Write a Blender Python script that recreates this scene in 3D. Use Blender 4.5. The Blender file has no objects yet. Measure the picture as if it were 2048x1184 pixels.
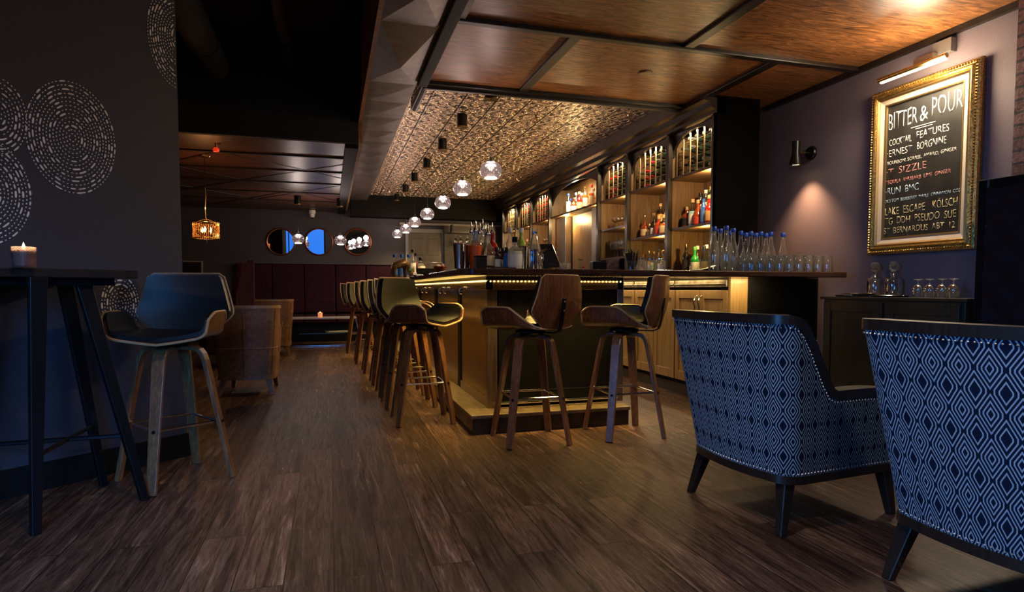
import bpy, math, random
from mathutils import Vector, Matrix
R = math.radians
PI = math.pi
SC = bpy.context.scene
COL = SC.collection
random.seed(7)

# ------------------------------------------------------------------ camera
FPX = 1230.0
YAW = R(16.5)
cam_data = bpy.data.cameras.new('camera')
cam_data.sensor_width = 36.0
cam_data.lens = 36.0 * FPX / 2048.0
cam_data.shift_y = 0.0247
cam_data.clip_start = 0.05
cam_data.clip_end = 60
cam = bpy.data.objects.new('camera', cam_data)
cam.location = (0, 0, 0.94)
cam.rotation_euler = (R(87.0), 0, -YAW)
COL.objects.link(cam)
SC.camera = cam

# ------------------------------------------------------------------ world, exposure
w = bpy.data.worlds.new('night')
SC.world = w
w.use_nodes = True
w.node_tree.nodes['Background'].inputs[0].default_value = (0.004, 0.012, 0.05, 1)
w.node_tree.nodes['Background'].inputs[1].default_value = 1.0
SC.view_settings.view_transform = 'Standard'
SC.view_settings.look = 'None'
SC.view_settings.gamma = 1.0
SC.view_settings.use_curve_mapping = False
SC.view_settings.exposure = 0.3
cy = SC.cycles
cy.max_bounces = 7
cy.diffuse_bounces = 3
cy.glossy_bounces = 3
cy.transmission_bounces = 3
cy.transparent_max_bounces = 14
cy.sample_clamp_indirect = 2.5
cy.caustics_reflective = False
cy.caustics_refractive = False
cy.blur_glossy = 0.6

# ------------------------------------------------------------------ lights
WARM = (1.0, 0.72, 0.42)
GOLD = (1.0, 0.66, 0.18)
def light(name, kind, loc, energy, color, size=0.1, rot=None, size_y=None, spot=None, blend=0.6):
    l = bpy.data.lights.new(name, kind)
    l.energy = energy
    l.color = color
    if kind == 'AREA':
        l.size = size
        if size_y:
            l.shape = 'RECTANGLE'
            l.size_y = size_y
    else:
        l.shadow_soft_size = size
    if kind == 'SPOT':
        l.spot_size = spot or R(90)
        l.spot_blend = blend
    o = bpy.data.objects.new(name, l)
    o.location = loc
    if rot:
        o.rotation_euler = rot
    COL.objects.link(o)
    return o

# dusk daylight through the window in the left wall and the one behind the camera
def aim(a, b): return (Vector(b)-Vector(a)).to_track_quat('-Z', 'Y').to_euler()
for a, b, e, sz in (((-3.14, 0.1, 1.55), (1.75, 0.7, 0.35), 18, 1.6), ((-0.7, -1.42, 1.45), (-1.3, 1.7, 0.0), 20, 1.4)):
    o = light('window_daylight', 'AREA', a, e, (0.08, 0.37, 1.0), sz, aim(a, b), 1.2)
    o.data.spread = R(64) if sz > 1.5 else R(54)
# strips of small lamps under the bar top
light('bar_strip_glow', 'AREA', (0.93, 6.75, 1.00), 30, GOLD, 0.05, (0, R(22), 0), 5.5).data.spread = R(100)
light('bar_strip_glow', 'AREA', (1.5, 3.93, 1.00), 11, GOLD, 1.0, (R(-20), 0, 0), 0.05).data.spread = R(110)
# strip under the worktop over the base cabinets
light('under_worktop_glow', 'AREA', (2.91, 5.6, 1.02), 6, (1, 0.68, 0.28), 0.05, (0, R(-25), 0), 2.8)
light('under_worktop_glow', 'AREA', (2.95, 3.92, 1.00), 2.5, (1, 0.72, 0.30), 0.5, (R(35), 0, 0), 0.04)  # extra light added to brighten the tan end post
# picture lamp over the chalkboard
light('picture_lamp_glow', 'AREA', (3.72, 3.25, 2.375), 16, (1, 0.83, 0.6), 0.05, (0, R(32), 0), 0.46)
light('picture_lamp_glow', 'POINT', (3.68, 3.12, 2.33), 22, (1, 0.74, 0.46), 0.12)
# added fill lights for the dotted wall and the armchairs, out of view
light('front_fill_glow', 'AREA', (-0.1, 1.3, 3.15), 48, (1, 0.80, 0.66), 0.3, (R(-28), R(-22), 0), 0.3)
light('front_fill_glow', 'AREA', (0.9, 0.3, 2.5), 11, (1, 0.86, 0.78), 0.3, (R(18), R(-14), 0), 0.3)
# wall sconce
light('sconce_glow', 'SPOT', (3.74, 4.30, 1.975), 48, (1, 0.56, 0.28), 0.03, (0, R(-6), 0), spot=R(92), blend=0.9)

# ------------------------------------------------------------------ helpers
def px_to_x(px, Y):
    return Y * math.tan(math.atan((px - 1024) / FPX) + YAW)
def px_to_y(px, X):
    return X / math.tan(math.atan((px - 1024) / FPX) + YAW)

class MB:
    def __init__(self):
        self.v = []; self.f = []; self.uv = {}
    def add(self, vs, fs):
        b = len(self.v)
        self.v += [tuple(p) for p in vs]
        self.f += [tuple(b + i for i in q) for q in fs]
        return self
    def box(self, x0, x1, y0, y1, z0, z1, rz=0, c=None):
        vs = [Vector((x, y, z)) for x in (x0, x1) for y in (y0, y1) for z in (z0, z1)]
        if rz:
            c = Vector(c or ((x0+x1)/2, (y0+y1)/2, 0)); m = Matrix.Rotation(rz, 3, 'Z')
            vs = [m @ (p - c) + c for p in vs]
        return self.add(vs, [(0,1,3,2),(4,6,7,5),(0,4,5,1),(2,3,7,6),(0,2,6,4),(1,5,7,3)])
    def lathe(self, prof, seg=16, c=(0,0,0), axis='z', cap=True):
        n = len(prof); vs = []; fs = []
        for i in range(seg):
            a = 2*PI*i/seg; ca, sa = math.cos(a), math.sin(a)
            for r, h in prof:
                if axis == 'z': p = (c[0]+r*ca, c[1]+r*sa, c[2]+h)
                elif axis == 'x': p = (c[0]+h, c[1]+r*ca, c[2]+r*sa)
                else: p = (c[0]+r*sa, c[1]+h, c[2]+r*ca)
                vs.append(p)
        for i in range(seg):
            j = (i+1) % seg
            for k in range(n-1):
                fs.append((i*n+k, j*n+k, j*n+k+1, i*n+k+1))
        if cap:
            if prof[0][0] > 1e-5: fs.append(tuple(i*n for i in range(seg))[::-1])
            if prof[-1][0] > 1e-5: fs.append(tuple(i*n+n-1 for i in range(seg)))
        return self.add(vs, fs)
    def cyl(self, c, r, h, seg=16, axis='z', r2=None):
        return self.lathe([(r, 0), (r if r2 is None else r2, h)], seg, c, axis)
    def tube(self, pts, r, seg=8, closed=False, sec=None):
        """round tube (or flat section sec=[(a,b)...]) along pts"""
        pts = [Vector(p) for p in pts]; n = len(pts)
        rs = r if isinstance(r, (list, tuple)) else [r]*n
        vs = []; prev = None
        for i, p in enumerate(pts):
            t = (pts[(i+1) % n] - pts[i-1]) if closed else (pts[min(i+1, n-1)] - pts[max(i-1, 0)])
            t.normalize()
            if prev is None:
                u = Vector((0,0,1)) if abs(t.z) < 0.9 else Vector((1,0,0))
            else:
                u = prev
            u = (u - t*u.dot(t)).normalized(); w_ = t.cross(u); prev = u
            for k in range(seg):
                a = 2*PI*k/seg
                vs.append(p + u*math.cos(a)*rs[i] + w_*math.sin(a)*rs[i])
        fs = []
        for i in range(n if closed else n-1):
            j = (i+1) % n
            for k in range(seg):
                l = (k+1) % seg
                fs.append((i*seg+k, i*seg+l, j*seg+l, j*seg+k))
        if not closed:
            fs.append(tuple(range(seg))[::-1]); fs.append(tuple((n-1)*seg+k for k in range(seg)))
        return self.add(vs, fs)
    def strip(self, pts, side, wd, th):
        """bent flat board: pts path, side = constant width direction, wd list widths"""
        pts = [Vector(p) for p in pts]; n = len(pts); s = Vector(side).normalized(); vs = []
        for i, p in enumerate(pts):
            t = (pts[min(i+1, n-1)] - pts[max(i-1, 0)]).normalized()
            nn = t.cross(s).normalized(); w_ = (wd[i] if isinstance(wd, (list, tuple)) else wd)/2
            vs += [p - s*w_ - nn*th/2, p + s*w_ - nn*th/2, p + s*w_ + nn*th/2, p - s*w_ + nn*th/2]
        fs = [(0,1,2,3), (4*n-1, 4*n-2, 4*n-3, 4*n-4)]
        for i in range(n-1):
            for k in range(4):
                l = (k+1) % 4
                fs.append((4*i+k, 4*(i+1)+k, 4*(i+1)+l, 4*i+l))
        return self.add(vs, fs)
    def prism(self, poly, h0, h1, axis='y'):
        """poly of 2-D points extruded along axis"""
        n = len(poly); vs = []
        for h in (h0, h1):
            for a, b in poly:
                vs.append((a, h, b) if axis == 'y' else ((h, a, b) if axis == 'x' else (a, b, h)))
        fs = [tuple(range(n)), tuple(range(2*n-1, n-1, -1))]
        for i in range(n):
            j = (i+1) % n
            fs.append((i, i+n, j+n, j))
        return self.add(vs, fs)
    def slab(self, G, th, uvs=None):
        """grid G[i][j] of Vectors thickened by th along its normal (may be negative)"""
        ni, nj = len(G), len(G[0])
        N = []
        for i in range(ni):
            for j in range(nj):
                a = G[min(i+1, ni-1)][j] - G[max(i-1, 0)][j]
                b = G[i][min(j+1, nj-1)] - G[i][max(j-1, 0)]
                N.append(a.cross(b).normalized())
        b0 = len(self.v)
        vs = [G[i][j] for i in range(ni) for j in range(nj)]
        vs += [G[i][j] + N[i*nj+j]*th for i in range(ni) for j in range(nj)]
        M = ni*nj; fs = []
        for i in range(ni-1):
            for j in range(nj-1):
                q = (i*nj+j, (i+1)*nj+j, (i+1)*nj+j+1, i*nj+j+1)
                fs.append(q[::-1]); fs.append(tuple(k+M for k in q))
        for i in range(ni-1):
            for j in (0, nj-1):
                q = (i*nj+j, (i+1)*nj+j, (i+1)*nj+j+M, i*nj+j+M); fs.append(q if j == 0 else q[::-1])
        for j in range(nj-1):
            for i in (0, ni-1):
                q = (i*nj+j, i*nj+j+1, i*nj+j+1+M, i*nj+j+M); fs.append(q[::-1] if i == 0 else q)
        self.add(vs, fs)
        if uvs:
            for i in range(ni):
                for j in range(nj):
                    self.uv[b0+i*nj+j] = self.uv[b0+M+i*nj+j] = uvs[i][j]
        return self
    def build(self, name, m, parent=None, smooth=False, bev=0, loc=None, rz=0):
        me = bpy.data.meshes.new(name)
        me.from_pydata(self.v, [], self.f)
        me.validate(clean_customdata=False)
        if self.uv:
            l = me.uv_layers.new(name='UVMap')
            for lp in me.loops:
                l.data[lp.index].uv = self.uv.get(lp.vertex_index, (0, 0))
        import bmesh
        bm = bmesh.new(); bm.from_mesh(me); bmesh.ops.recalc_face_normals(bm, faces=bm.faces); bm.to_mesh(me); bm.free()
        me.materials.append(m)
        o = bpy.data.objects.new(name, me)
        COL.objects.link(o)
        if parent: o.parent = parent
        if loc: o.location = loc
        if rz: o.rotation_euler = (0, 0, rz)
        if bev:
            b = o.modifiers.new('edge', 'BEVEL'); b.width = bev; b.segments = 2; b.limit_method = 'ANGLE'; b.angle_limit = R(40)
        if smooth:
            try: me.shade_smooth()
            except Exception: me.polygons.foreach_set('use_smooth', [True]*len(me.polygons))
            try: me.set_sharp_from_angle(angle=R(38))
            except Exception: pass
        return o

def tag(o, label=None, cat=None, group=None, kind=None):
    if label: o['label'] = label
    if cat: o['category'] = cat
    if group: o['group'] = group
    if kind: o['kind'] = kind
    return o
def empty(name, loc=(0,0,0), rz=0, label=None, cat=None, group=None):
    o = bpy.data.objects.new(name, None); COL.objects.link(o)
    o.location = loc; o.rotation_euler = (0, 0, rz); o.empty_display_size = 0.05
    return tag(o, label, cat, group)
def struct(mb, name, m, **k):
    return tag(mb.build(name, m, **k), kind='structure')
KIDS = {}
def dup(src, loc=None, rz=None, label=None, group=None, parent=None):
    c = src.copy(); COL.objects.link(c)
    if parent is not None: c.parent = parent
    if loc is not None: c.location = loc
    if rz is not None: c.rotation_euler = (src.rotation_euler[0], src.rotation_euler[1], rz)
    if label: c['label'] = label
    if group: c['group'] = group
    if src.name not in KIDS:
        KIDS[src.name] = list(src.children)
    for ch in KIDS[src.name]:
        dup(ch, parent=c)
    return c
class Stock:
    """first call hands out the original, later calls hand out copies"""
    def __init__(self, make): self.make = make; self.o = None
    def put(self, loc, rz, label, group):
        if self.o is None:
            self.o = self.make(); o = self.o; KIDS[o.name] = list(o.children)
            o.location = loc; o.rotation_euler = (0, 0, rz); o['label'] = label
            if group: o['group'] = group
            return o
        return dup(self.o, loc, rz, label, group)
ORD = ['first','second','third','fourth','fifth','sixth','seventh','eighth','ninth','tenth','eleventh','twelfth','thirteenth','fourteenth','fifteenth','sixteenth','seventeenth','eighteenth','nineteenth','twentieth']

# ------------------------------------------------------------------ materials
def newmat(name):
    m = bpy.data.materials.new(name); m.use_nodes = True
    nt = m.node_tree; return m, nt, nt.nodes['Principled BSDF']
def N(nt, typ, **k):
    n = nt.nodes.new(typ)
    for a, b in k.items(): setattr(n, a, b)
    return n
def mth(nt, op, a, b=None, c=None):
    n = N(nt, 'ShaderNodeMath', operation=op)
    for i, x in enumerate((a, b, c)):
        if x is None: continue
        if isinstance(x, (int, float)): n.inputs[i].default_value = x
        else: nt.links.new(x, n.inputs[i])
    return n.outputs[0]
def coords(nt, scale=(1,1,1), rot=(0,0,0), kind='Object'):
    t = N(nt, 'ShaderNodeTexCoord'); mp = N(nt, 'ShaderNodeMapping')
    mp.inputs['Scale'].default_value = scale; mp.inputs['Rotation'].default_value = rot
    nt.links.new(t.outputs[kind], mp.inputs[0]); return mp.outputs[0]
def noise(nt, vec, scale, detail=4, rough=0.55, dist=0):
    n = N(nt, 'ShaderNodeTexNoise'); n.inputs['Scale'].default_value = scale
    n.inputs['Detail'].default_value = detail; n.inputs['Roughness'].default_value = rough
    n.inputs['Distortion'].default_value = dist
    nt.links.new(vec, n.inputs['Vector']); return n.outputs['Fac']
def ramp(nt, fac, stops):
    n = N(nt, 'ShaderNodeValToRGB'); e = n.color_ramp.elements
    while len(e) < len(stops): e.new(0.5)
    for el, (p, c) in zip(e, stops):
        el.position = p; el.color = (*c, 1) if len(c) == 3 else c
    nt.links.new(fac, n.inputs[0]); return n.outputs[0]
def bump(nt, b, h, strength=0.3, dist=0.01):
    n = N(nt, 'ShaderNodeBump'); n.inputs['Strength'].default_value = strength; n.inputs['Distance'].default_value = dist
    nt.links.new(h, n.inputs['Height']); nt.links.new(n.outputs[0], b.inputs['Normal'])
def plain(name, col, rough=0.5, metal=0.0, nz=0, nscale=40, var=0.0, spec=None, coat=0, emit=None, es=0):
    m, nt, b = newmat(name)
    b.inputs['Base Color'].default_value = (*col, 1); b.inputs['Roughness'].default_value = rough; b.inputs['Metallic'].default_value = metal
    if spec is not None: b.inputs['Specular IOR Level'].default_value = spec
    if coat: b.inputs['Coat Weight'].default_value = coat; b.inputs['Coat Roughness'].default_value = 0.15
    if emit: b.inputs['Emission Color'].default_value = (*emit, 1); b.inputs['Emission Strength'].default_value = es
    v = coords(nt)
    f = noise(nt, v, nscale, 3)
    if var:
        c = ramp(nt, f, [(0.3, tuple(x*(1-var) for x in col)), (0.7, tuple(min(1, x*(1+var)) for x in col))])
        nt.links.new(c, b.inputs['Base Color'])
    if nz: bump(nt, b, f, nz, 0.004)
    return m
def wood(name, c1, c2, scale=(18, 18, 1.2), rough=0.35, coat=0.0, bmp=0.15, kind='Object', dist=1.0, metal=0):
    m, nt, b = newmat(name)
    v = coords(nt, scale, kind=kind)
    f = noise(nt, v, 2.2, 6, 0.62, dist)
    g = noise(nt, v, 9.0, 3, 0.6, 0.2)
    h = mth(nt, 'ADD', mth(nt, 'MULTIPLY', f, 0.75), mth(nt, 'MULTIPLY', g, 0.25))
    c = ramp(nt, h, [(0.32, c1), (0.52, tuple((a+b_)/2 for a, b_ in zip(c1, c2))), (0.68, c2)])
    nt.links.new(c, b.inputs['Base Color']); b.inputs['Roughness'].default_value = rough
    b.inputs['Metallic'].default_value = metal
    if coat: b.inputs['Coat Weight'].default_value = coat; b.inputs['Coat Roughness'].default_value = 0.12
    bump(nt, b, h, bmp, 0.003)
    return m
def glassy(name, tint=(1,1,1), alpha=0.06, rough=0.02, haze=0.0):
    """thin glass: see-through with Fresnel reflections"""
    m, nt, b = newmat(name)
    nt.nodes.remove(b)
    out = nt.nodes['Material Output']
    tr = N(nt, 'ShaderNodeBsdfTransparent'); tr.inputs[0].default_value = (*tint, 1)
    gl = N(nt, 'ShaderNodeBsdfGlossy'); gl.inputs['Roughness'].default_value = rough
    lw = N(nt, 'ShaderNodeLayerWeight'); lw.inputs[0].default_value = 0.42
    fac = mth(nt, 'MINIMUM', mth(nt, 'ADD', mth(nt, 'MULTIPLY', lw.outputs['Fresnel'], 0.9), alpha), 1.0)
    mx = N(nt, 'ShaderNodeMixShader')
    nt.links.new(fac, mx.inputs[0]); nt.links.new(tr.outputs[0], mx.inputs[1]); nt.links.new(gl.outputs[0], mx.inputs[2])
    last = mx.outputs[0]
    if haze:
        tl = N(nt, 'ShaderNodeBsdfTranslucent'); tl.inputs[0].default_value = (*tint, 1)
        m2 = N(nt, 'ShaderNodeMixShader'); m2.inputs[0].default_value = haze
        nt.links.new(last, m2.inputs[1]); nt.links.new(tl.outputs[0], m2.inputs[2]); last = m2.outputs[0]
    nt.links.new(last, out.inputs[0]); return m
def glow(name, col, s):
    m, nt, b = newmat(name)
    b.inputs['Base Color'].default_value = (*col, 1)
    b.inputs['Emission Color'].default_value = (*col, 1); b.inputs['Emission Strength'].default_value = s
    b.inputs['Roughness'].default_value = 0.4
    return m

def floor_mat():
    m, nt, b = newmat('walnut_plank_floor')
    t = N(nt, 'ShaderNodeTexCoord'); sp = N(nt, 'ShaderNodeSeparateXYZ'); nt.links.new(t.outputs['Object'], sp.inputs[0])
    cb = N(nt, 'ShaderNodeCombineXYZ'); nt.links.new(sp.outputs[1], cb.inputs[0]); nt.links.new(sp.outputs[0], cb.inputs[1])
    br = N(nt, 'ShaderNodeTexBrick'); nt.links.new(cb.outputs[0], br.inputs['Vector'])
    br.offset = 0.37; br.offset_frequency = 2; br.squash = 1.0
    br.inputs['Scale'].default_value = 1.0; br.inputs['Brick Width'].default_value = 1.25; br.inputs['Row Height'].default_value = 0.155
    br.inputs['Mortar Size'].default_value = 0.0022; br.inputs['Bias'].default_value = 0.0
    br.inputs['Color1'].default_value = (0, 0, 0, 1); br.inputs['Color2'].default_value = (1, 1, 1, 1); br.inputs['Mortar'].default_value = (0.5, 0.5, 0.5, 1)
    sh = N(nt, 'ShaderNodeVectorMath', operation='MULTIPLY_ADD')
    nt.links.new(br.outputs['Color'], sh.inputs[0]); sh.inputs[1].default_value = (3.7, 9.1, 0); nt.links.new(t.outputs['Object'], sh.inputs[2])
    mp = N(nt, 'ShaderNodeMapping'); mp.inputs['Scale'].default_value = (15, 1.0, 1); nt.links.new(sh.outputs[0], mp.inputs[0])
    f = noise(nt, mp.outputs[0], 1.5, 9, 0.66, 1.6)
    mp2 = N(nt, 'ShaderNodeMapping'); mp2.inputs['Scale'].default_value = (90, 7, 1); nt.links.new(sh.outputs[0], mp2.inputs[0])
    g = noise(nt, mp2.outputs[0], 1.6, 6, 0.8, 0.8)
    h = mth(nt, 'ADD', mth(nt, 'MULTIPLY', f, 0.55), mth(nt, 'MULTIPLY', g, 0.45))
    c = ramp(nt, h, [(0.34, (0.006, 0.003, 0.002)), (0.44, (0.040, 0.019, 0.012)), (0.54, (0.13, 0.072, 0.047)), (0.70, (0.46, 0.32, 0.23))])
    tone = N(nt, 'ShaderNodeMix', data_type='RGBA', blend_type='MULTIPLY'); tone.inputs[0].default_value = 1.0
    tr = ramp(nt, br.outputs['Color'], [(0, (0.50, 0.48, 0.47)), (1, (1.2, 1.15, 1.1))])
    nt.links.new(c, tone.inputs[6]); nt.links.new(tr, tone.inputs[7])
    mx = N(nt, 'ShaderNodeMix', data_type='RGBA'); nt.links.new(br.outputs['Fac'], mx.inputs[0])
    nt.links.new(tone.outputs[2], mx.inputs[6]); mx.inputs[7].default_value = (0.012, 0.008, 0.006, 1)
    nt.links.new(mx.outputs[2], b.inputs['Base Color'])
    rr = ramp(nt, h, [(0.3, (0.45,)*3), (0.7, (0.20,)*3)])
    nt.links.new(rr, b.inputs['Roughness'])
    hh = mth(nt, 'SUBTRACT', h, mth(nt, 'MULTIPLY', br.outputs['Fac'], 0.6))
    bump(nt, b, hh, 0.6, 0.007)
    return m

def tin_mat():
    m, nt, b = newmat('embossed_bronze_tin')
    t = N(nt, 'ShaderNodeTexCoord'); sp = N(nt, 'ShaderNodeSeparateXYZ'); nt.links.new(t.outputs['Object'], sp.inputs[0])
    x, y = sp.outputs[0], sp.outputs[1]
    T = 0.305
    fx = mth(nt, 'PINGPONG', x, T/2); fy = mth(nt, 'PINGPONG', y, T/2)
    cb = N(nt, 'ShaderNodeCombineXYZ'); nt.links.new(fx, cb.inputs[0]); nt.links.new(fy, cb.inputs[1])
    w1 = N(nt, 'ShaderNodeTexWave', wave_type='RINGS'); nt.links.new(cb.outputs[0], w1.inputs[0])
    w1.inputs['Scale'].default_value = 5.0; w1.inputs['Distortion'].default_value = 10.0; w1.inputs['Detail'].default_value = 1.5; w1.inputs['Detail Scale'].default_value = 2.6
    vo = N(nt, 'ShaderNodeTexVoronoi'); nt.links.new(cb.outputs[0], vo.inputs[0]); vo.inputs['Scale'].default_value = 22
    seam = mth(nt, 'LESS_THAN', fx, 0.008)
    h = mth(nt, 'ADD', mth(nt, 'MULTIPLY', w1.outputs['Fac'], 0.7), mth(nt, 'MULTIPLY', vo.outputs['Distance'], 0.9))
    rib = mth(nt, 'LESS_THAN', mth(nt, 'ABSOLUTE', mth(nt, 'SUBTRACT', fx, 0.016)), 0.006)
    h = mth(nt, 'ADD', mth(nt, 'SUBTRACT', h, mth(nt, 'MULTIPLY', seam, 0.9)), mth(nt, 'MULTIPLY', rib, 0.35))
    c = ramp(nt, h, [(0.30, (0.03, 0.019, 0.012)), (0.52, (0.24, 0.165, 0.105)), (0.9, (0.95, 0.76, 0.55))])
    nt.links.new(c, b.inputs['Base Color'])
    b.inputs['Metallic'].default_value = 1.0; b.inputs['Roughness'].default_value = 0.25
    bump(nt, b, h, 1.0, 0.05)
    return m

def fabric_mat():
    m, nt, b = newmat('navy_lattice_upholstery')
    t = N(nt, 'ShaderNodeTexCoord'); sp = N(nt, 'ShaderNodeSeparateXYZ'); nt.links.new(t.outputs['UV'], sp.inputs[0])
    a, bb = 0.069, 0.122
    x = mth(nt, 'PINGPONG', sp.outputs[0], a/2); y = mth(nt, 'PINGPONG', sp.outputs[1], bb/2)
    xn = mth(nt, 'DIVIDE', x, a/2); yn = mth(nt, 'DIVIDE', y, bb/2)
    dA = mth(nt, 'MAXIMUM', mth(nt, 'ADD', xn, yn), mth(nt, 'MULTIPLY', xn, 1.14))
    dB = mth(nt, 'MAXIMUM', mth(nt, 'ADD', mth(nt, 'SUBTRACT', 1.0, xn), mth(nt, 'SUBTRACT', 1.0, yn)), mth(nt, 'MULTIPLY', mth(nt, 'SUBTRACT', 1.0, xn), 1.14))
    inA = mth(nt, 'LESS_THAN', dA, dB)
    def lines(d, ls, wd):
        s = None
        for l in ls:
            q = mth(nt, 'LESS_THAN', mth(nt, 'ABSOLUTE', mth(nt, 'SUBTRACT', d, l)), wd)
            s = q if s is None else mth(nt, 'MAXIMUM', s, q)
        return s
    la = lines(dA, (0.27, 0.56, 0.87), 0.058); lb = lines(dB, (0.48, 0.83), 0.058)
    f = mth(nt, 'MAXIMUM', mth(nt, 'MULTIPLY', la, inA), mth(nt, 'MULTIPLY', lb, mth(nt, 'SUBTRACT', 1.0, inA)))
    v = coords(nt, (1, 1, 1), kind='UV')
    nz = noise(nt, v, 420, 2)
    f2 = mth(nt, 'MULTIPLY', f, mth(nt, 'ADD', 0.55, mth(nt, 'MULTIPLY', nz, 0.9)))
    c = ramp(nt, f2, [(0.05, (0.004, 0.010, 0.024)), (1.0, (0.34, 0.40, 0.45))])
    nt.links.new(c, b.inputs['Base Color']); b.inputs['Roughness'].default_value = 0.85
    b.inputs['Specular IOR Level'].default_value = 0.12
    bump(nt, b, mth(nt, 'ADD', f, nz), 0.35, 0.002)
    return m

def brick_mat():
    m, nt, b = newmat('old_brick')
    t = N(nt, 'ShaderNodeTexCoord'); sp = N(nt, 'ShaderNodeSeparateXYZ'); nt.links.new(t.outputs['Object'], sp.inputs[0])
    cb = N(nt, 'ShaderNodeCombineXYZ'); nt.links.new(mth(nt, 'ADD', sp.outputs[1], sp.outputs[0]), cb.inputs[0]); nt.links.new(sp.outputs[2], cb.inputs[1])
    br = N(nt, 'ShaderNodeTexBrick'); nt.links.new(cb.outputs[0], br.inputs[0])
    for k, x in (('Scale', 1), ('Brick Width', 0.21), ('Row Height', 0.072), ('Mortar Size', 0.008)): br.inputs[k].default_value = x
    br.inputs['Color1'].default_value = (0.13, 0.055, 0.045, 1); br.inputs['Color2'].default_value = (0.2, 0.10, 0.085, 1); br.inputs['Mortar'].default_value = (0.05, 0.04, 0.04, 1)
    f = noise(nt, t.outputs['Object'], 30, 6, 0.7)
    mx = N(nt, 'ShaderNodeMix', data_type='RGBA', blend_type='MULTIPLY'); mx.inputs[0].default_value = 1
    nt.links.new(br.outputs['Color'], mx.inputs[6]); nt.links.new(ramp(nt, f, [(0.3, (0.4,)*3), (0.7, (1.6,)*3)]), mx.inputs[7])
    nt.links.new(mx.outputs[2], b.inputs['Base Color']); b.inputs['Roughness'].default_value = 0.9
    bump(nt, b, mth(nt, 'SUBTRACT', f, br.outputs['Fac']), 0.8, 0.01)
    return m

M = {}
M['floor'] = floor_mat()
M['tin'] = tin_mat()
M['fabric'] = fabric_mat()
M['brick'] = brick_mat()
M['wall'] = plain('aubergine_paint', (0.18, 0.145, 0.165), 0.62, 0, 0.12, 90, 0.10)
M['wall_dark'] = plain('dark_plum_paint', (0.030, 0.026, 0.036), 0.6, 0, 0.1, 60, 0.15)
M['wall_far'] = plain('far_wall_paint', (0.034, 0.030, 0.042), 0.6, 0, 0.1, 60, 0.1)
M['black'] = plain('black_paint', (0.004, 0.004, 0.004), 0.6, 0, 0.2, 30, 0.3, spec=0.15)
M['blackopen'] = plain('black_sprayed_deck', (0.004, 0.004, 0.004), 0.8, 0, 0.6, 12, 0.5)
M['blackmetal'] = plain('black_steel', (0.012, 0.012, 0.013), 0.32, 0.6, 0.05)
M['blackwood'] = wood('black_stained_wood', (0.008, 0.006, 0.005), (0.028, 0.018, 0.012), (20, 20, 2), 0.3, 0.3)
M['ply'] = wood('stained_ceiling_plywood', (0.014, 0.005, 0.002), (0.60, 0.25, 0.08), (1.6, 11, 2), 0.38, 0.0, 0.45, dist=2.2)
M['ply_dark'] = wood('dark_ceiling_boards', (0.030, 0.011, 0.007), (0.17, 0.075, 0.048), (1.2, 14, 2), 0.38, 0.0, 0.4)
M['batten'] = wood('dark_batten', (0.004, 0.003, 0.0025), (0.022, 0.014, 0.010), (3, 3, 3), 0.45, 0.0)
M['band'] = plain('grey_metal_tile', (0.16, 0.135, 0.125), 0.45, 0.55, 0.25, 9, 0.25)
M['walnut'] = wood('walnut_veneer', (0.035, 0.011, 0.005), (0.24, 0.092, 0.038), (34, 34, 2.4), 0.30, 0.35, 0.1)
M['legwood'] = wood('bent_leg_veneer', (0.07, 0.026, 0.010), (0.31, 0.14, 0.055), (30, 30, 1.6), 0.32, 0.3, 0.1)
M['plyedge'] = plain('ply_edge', (0.42, 0.25, 0.12), 0.45, 0, 0.1, 80, 0.2)
M['leather'] = plain('black_leather', (0.010, 0.0095, 0.0095), 0.34, 0, 0.18, 150, 0.2, spec=0.5)
M['brownleather'] = plain('brown_leather', (0.24, 0.115, 0.05), 0.42, 0, 0.2, 30, 0.35)
M['oaktrim'] = wood('pale_oak_trim', (0.28, 0.15, 0.06), (0.5, 0.3, 0.13), (6, 6, 6), 0.3, 0.3)
M['purple'] = plain('purple_velvet', (0.024, 0.005, 0.013), 0.75, 0, 0.35, 18, 0.3, spec=0.12)
M['chrome'] = plain('chrome', (0.78, 0.76, 0.74), 0.14, 1.0)
M['steel'] = plain('brushed_steel', (0.55, 0.50, 0.42), 0.3, 1.0, 0.05, 200)
M['bronze'] = wood('brushed_bronze_panel', (0.16, 0.10, 0.045), (0.34, 0.23, 0.11), (26, 26, 1.0), 0.26, 0.2, 0.08, metal=0.75)
M['drawer'] = plain('worn_steel_drawer', (0.20, 0.17, 0.13), 0.45, 0.9, 0.5, 14, 0.6)
M['brass'] = plain('brass', (0.62, 0.42, 0.15), 0.25, 1.0)
M['gold'] = plain('carved_gold', (0.55, 0.34, 0.10), 0.32, 0.9, 0.9, 75, 0.55)
M['goldfine'] = plain('gold_fillet', (0.5, 0.34, 0.14), 0.3, 0.9, 0.2, 60)
M['cream'] = plain('cream_linen_liner', (0.62, 0.50, 0.36), 0.7, 0, 0.15, 120, 0.05)
M['board'] = plain('chalkboard', (0.016, 0.015, 0.012), 0.5, 0, 0.05, 7, 0.6)
M['barwood'] = wood('bar_top_wood', (0.022, 0.009, 0.005), (0.085, 0.038, 0.018), (1.4, 14, 8), 0.22, 0.5, 0.08)
M['stepwood'] = wood('step_wood', (0.06, 0.04, 0.02), (0.22, 0.16, 0.085), (9, 2, 5), 0.38, 0.2, 0.2)
M['shelfwood'] = wood('back_bar_walnut', (0.07, 0.036, 0.015), (0.22, 0.125, 0.055), (14, 14, 1.1), 0.42, 0.15, 0.1)
M['tanwood'] = wood('tan_cabinet_wood', (0.20, 0.115, 0.042), (0.40, 0.26, 0.11), (10, 10, 1.0), 0.42, 0.2, 0.1)
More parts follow.
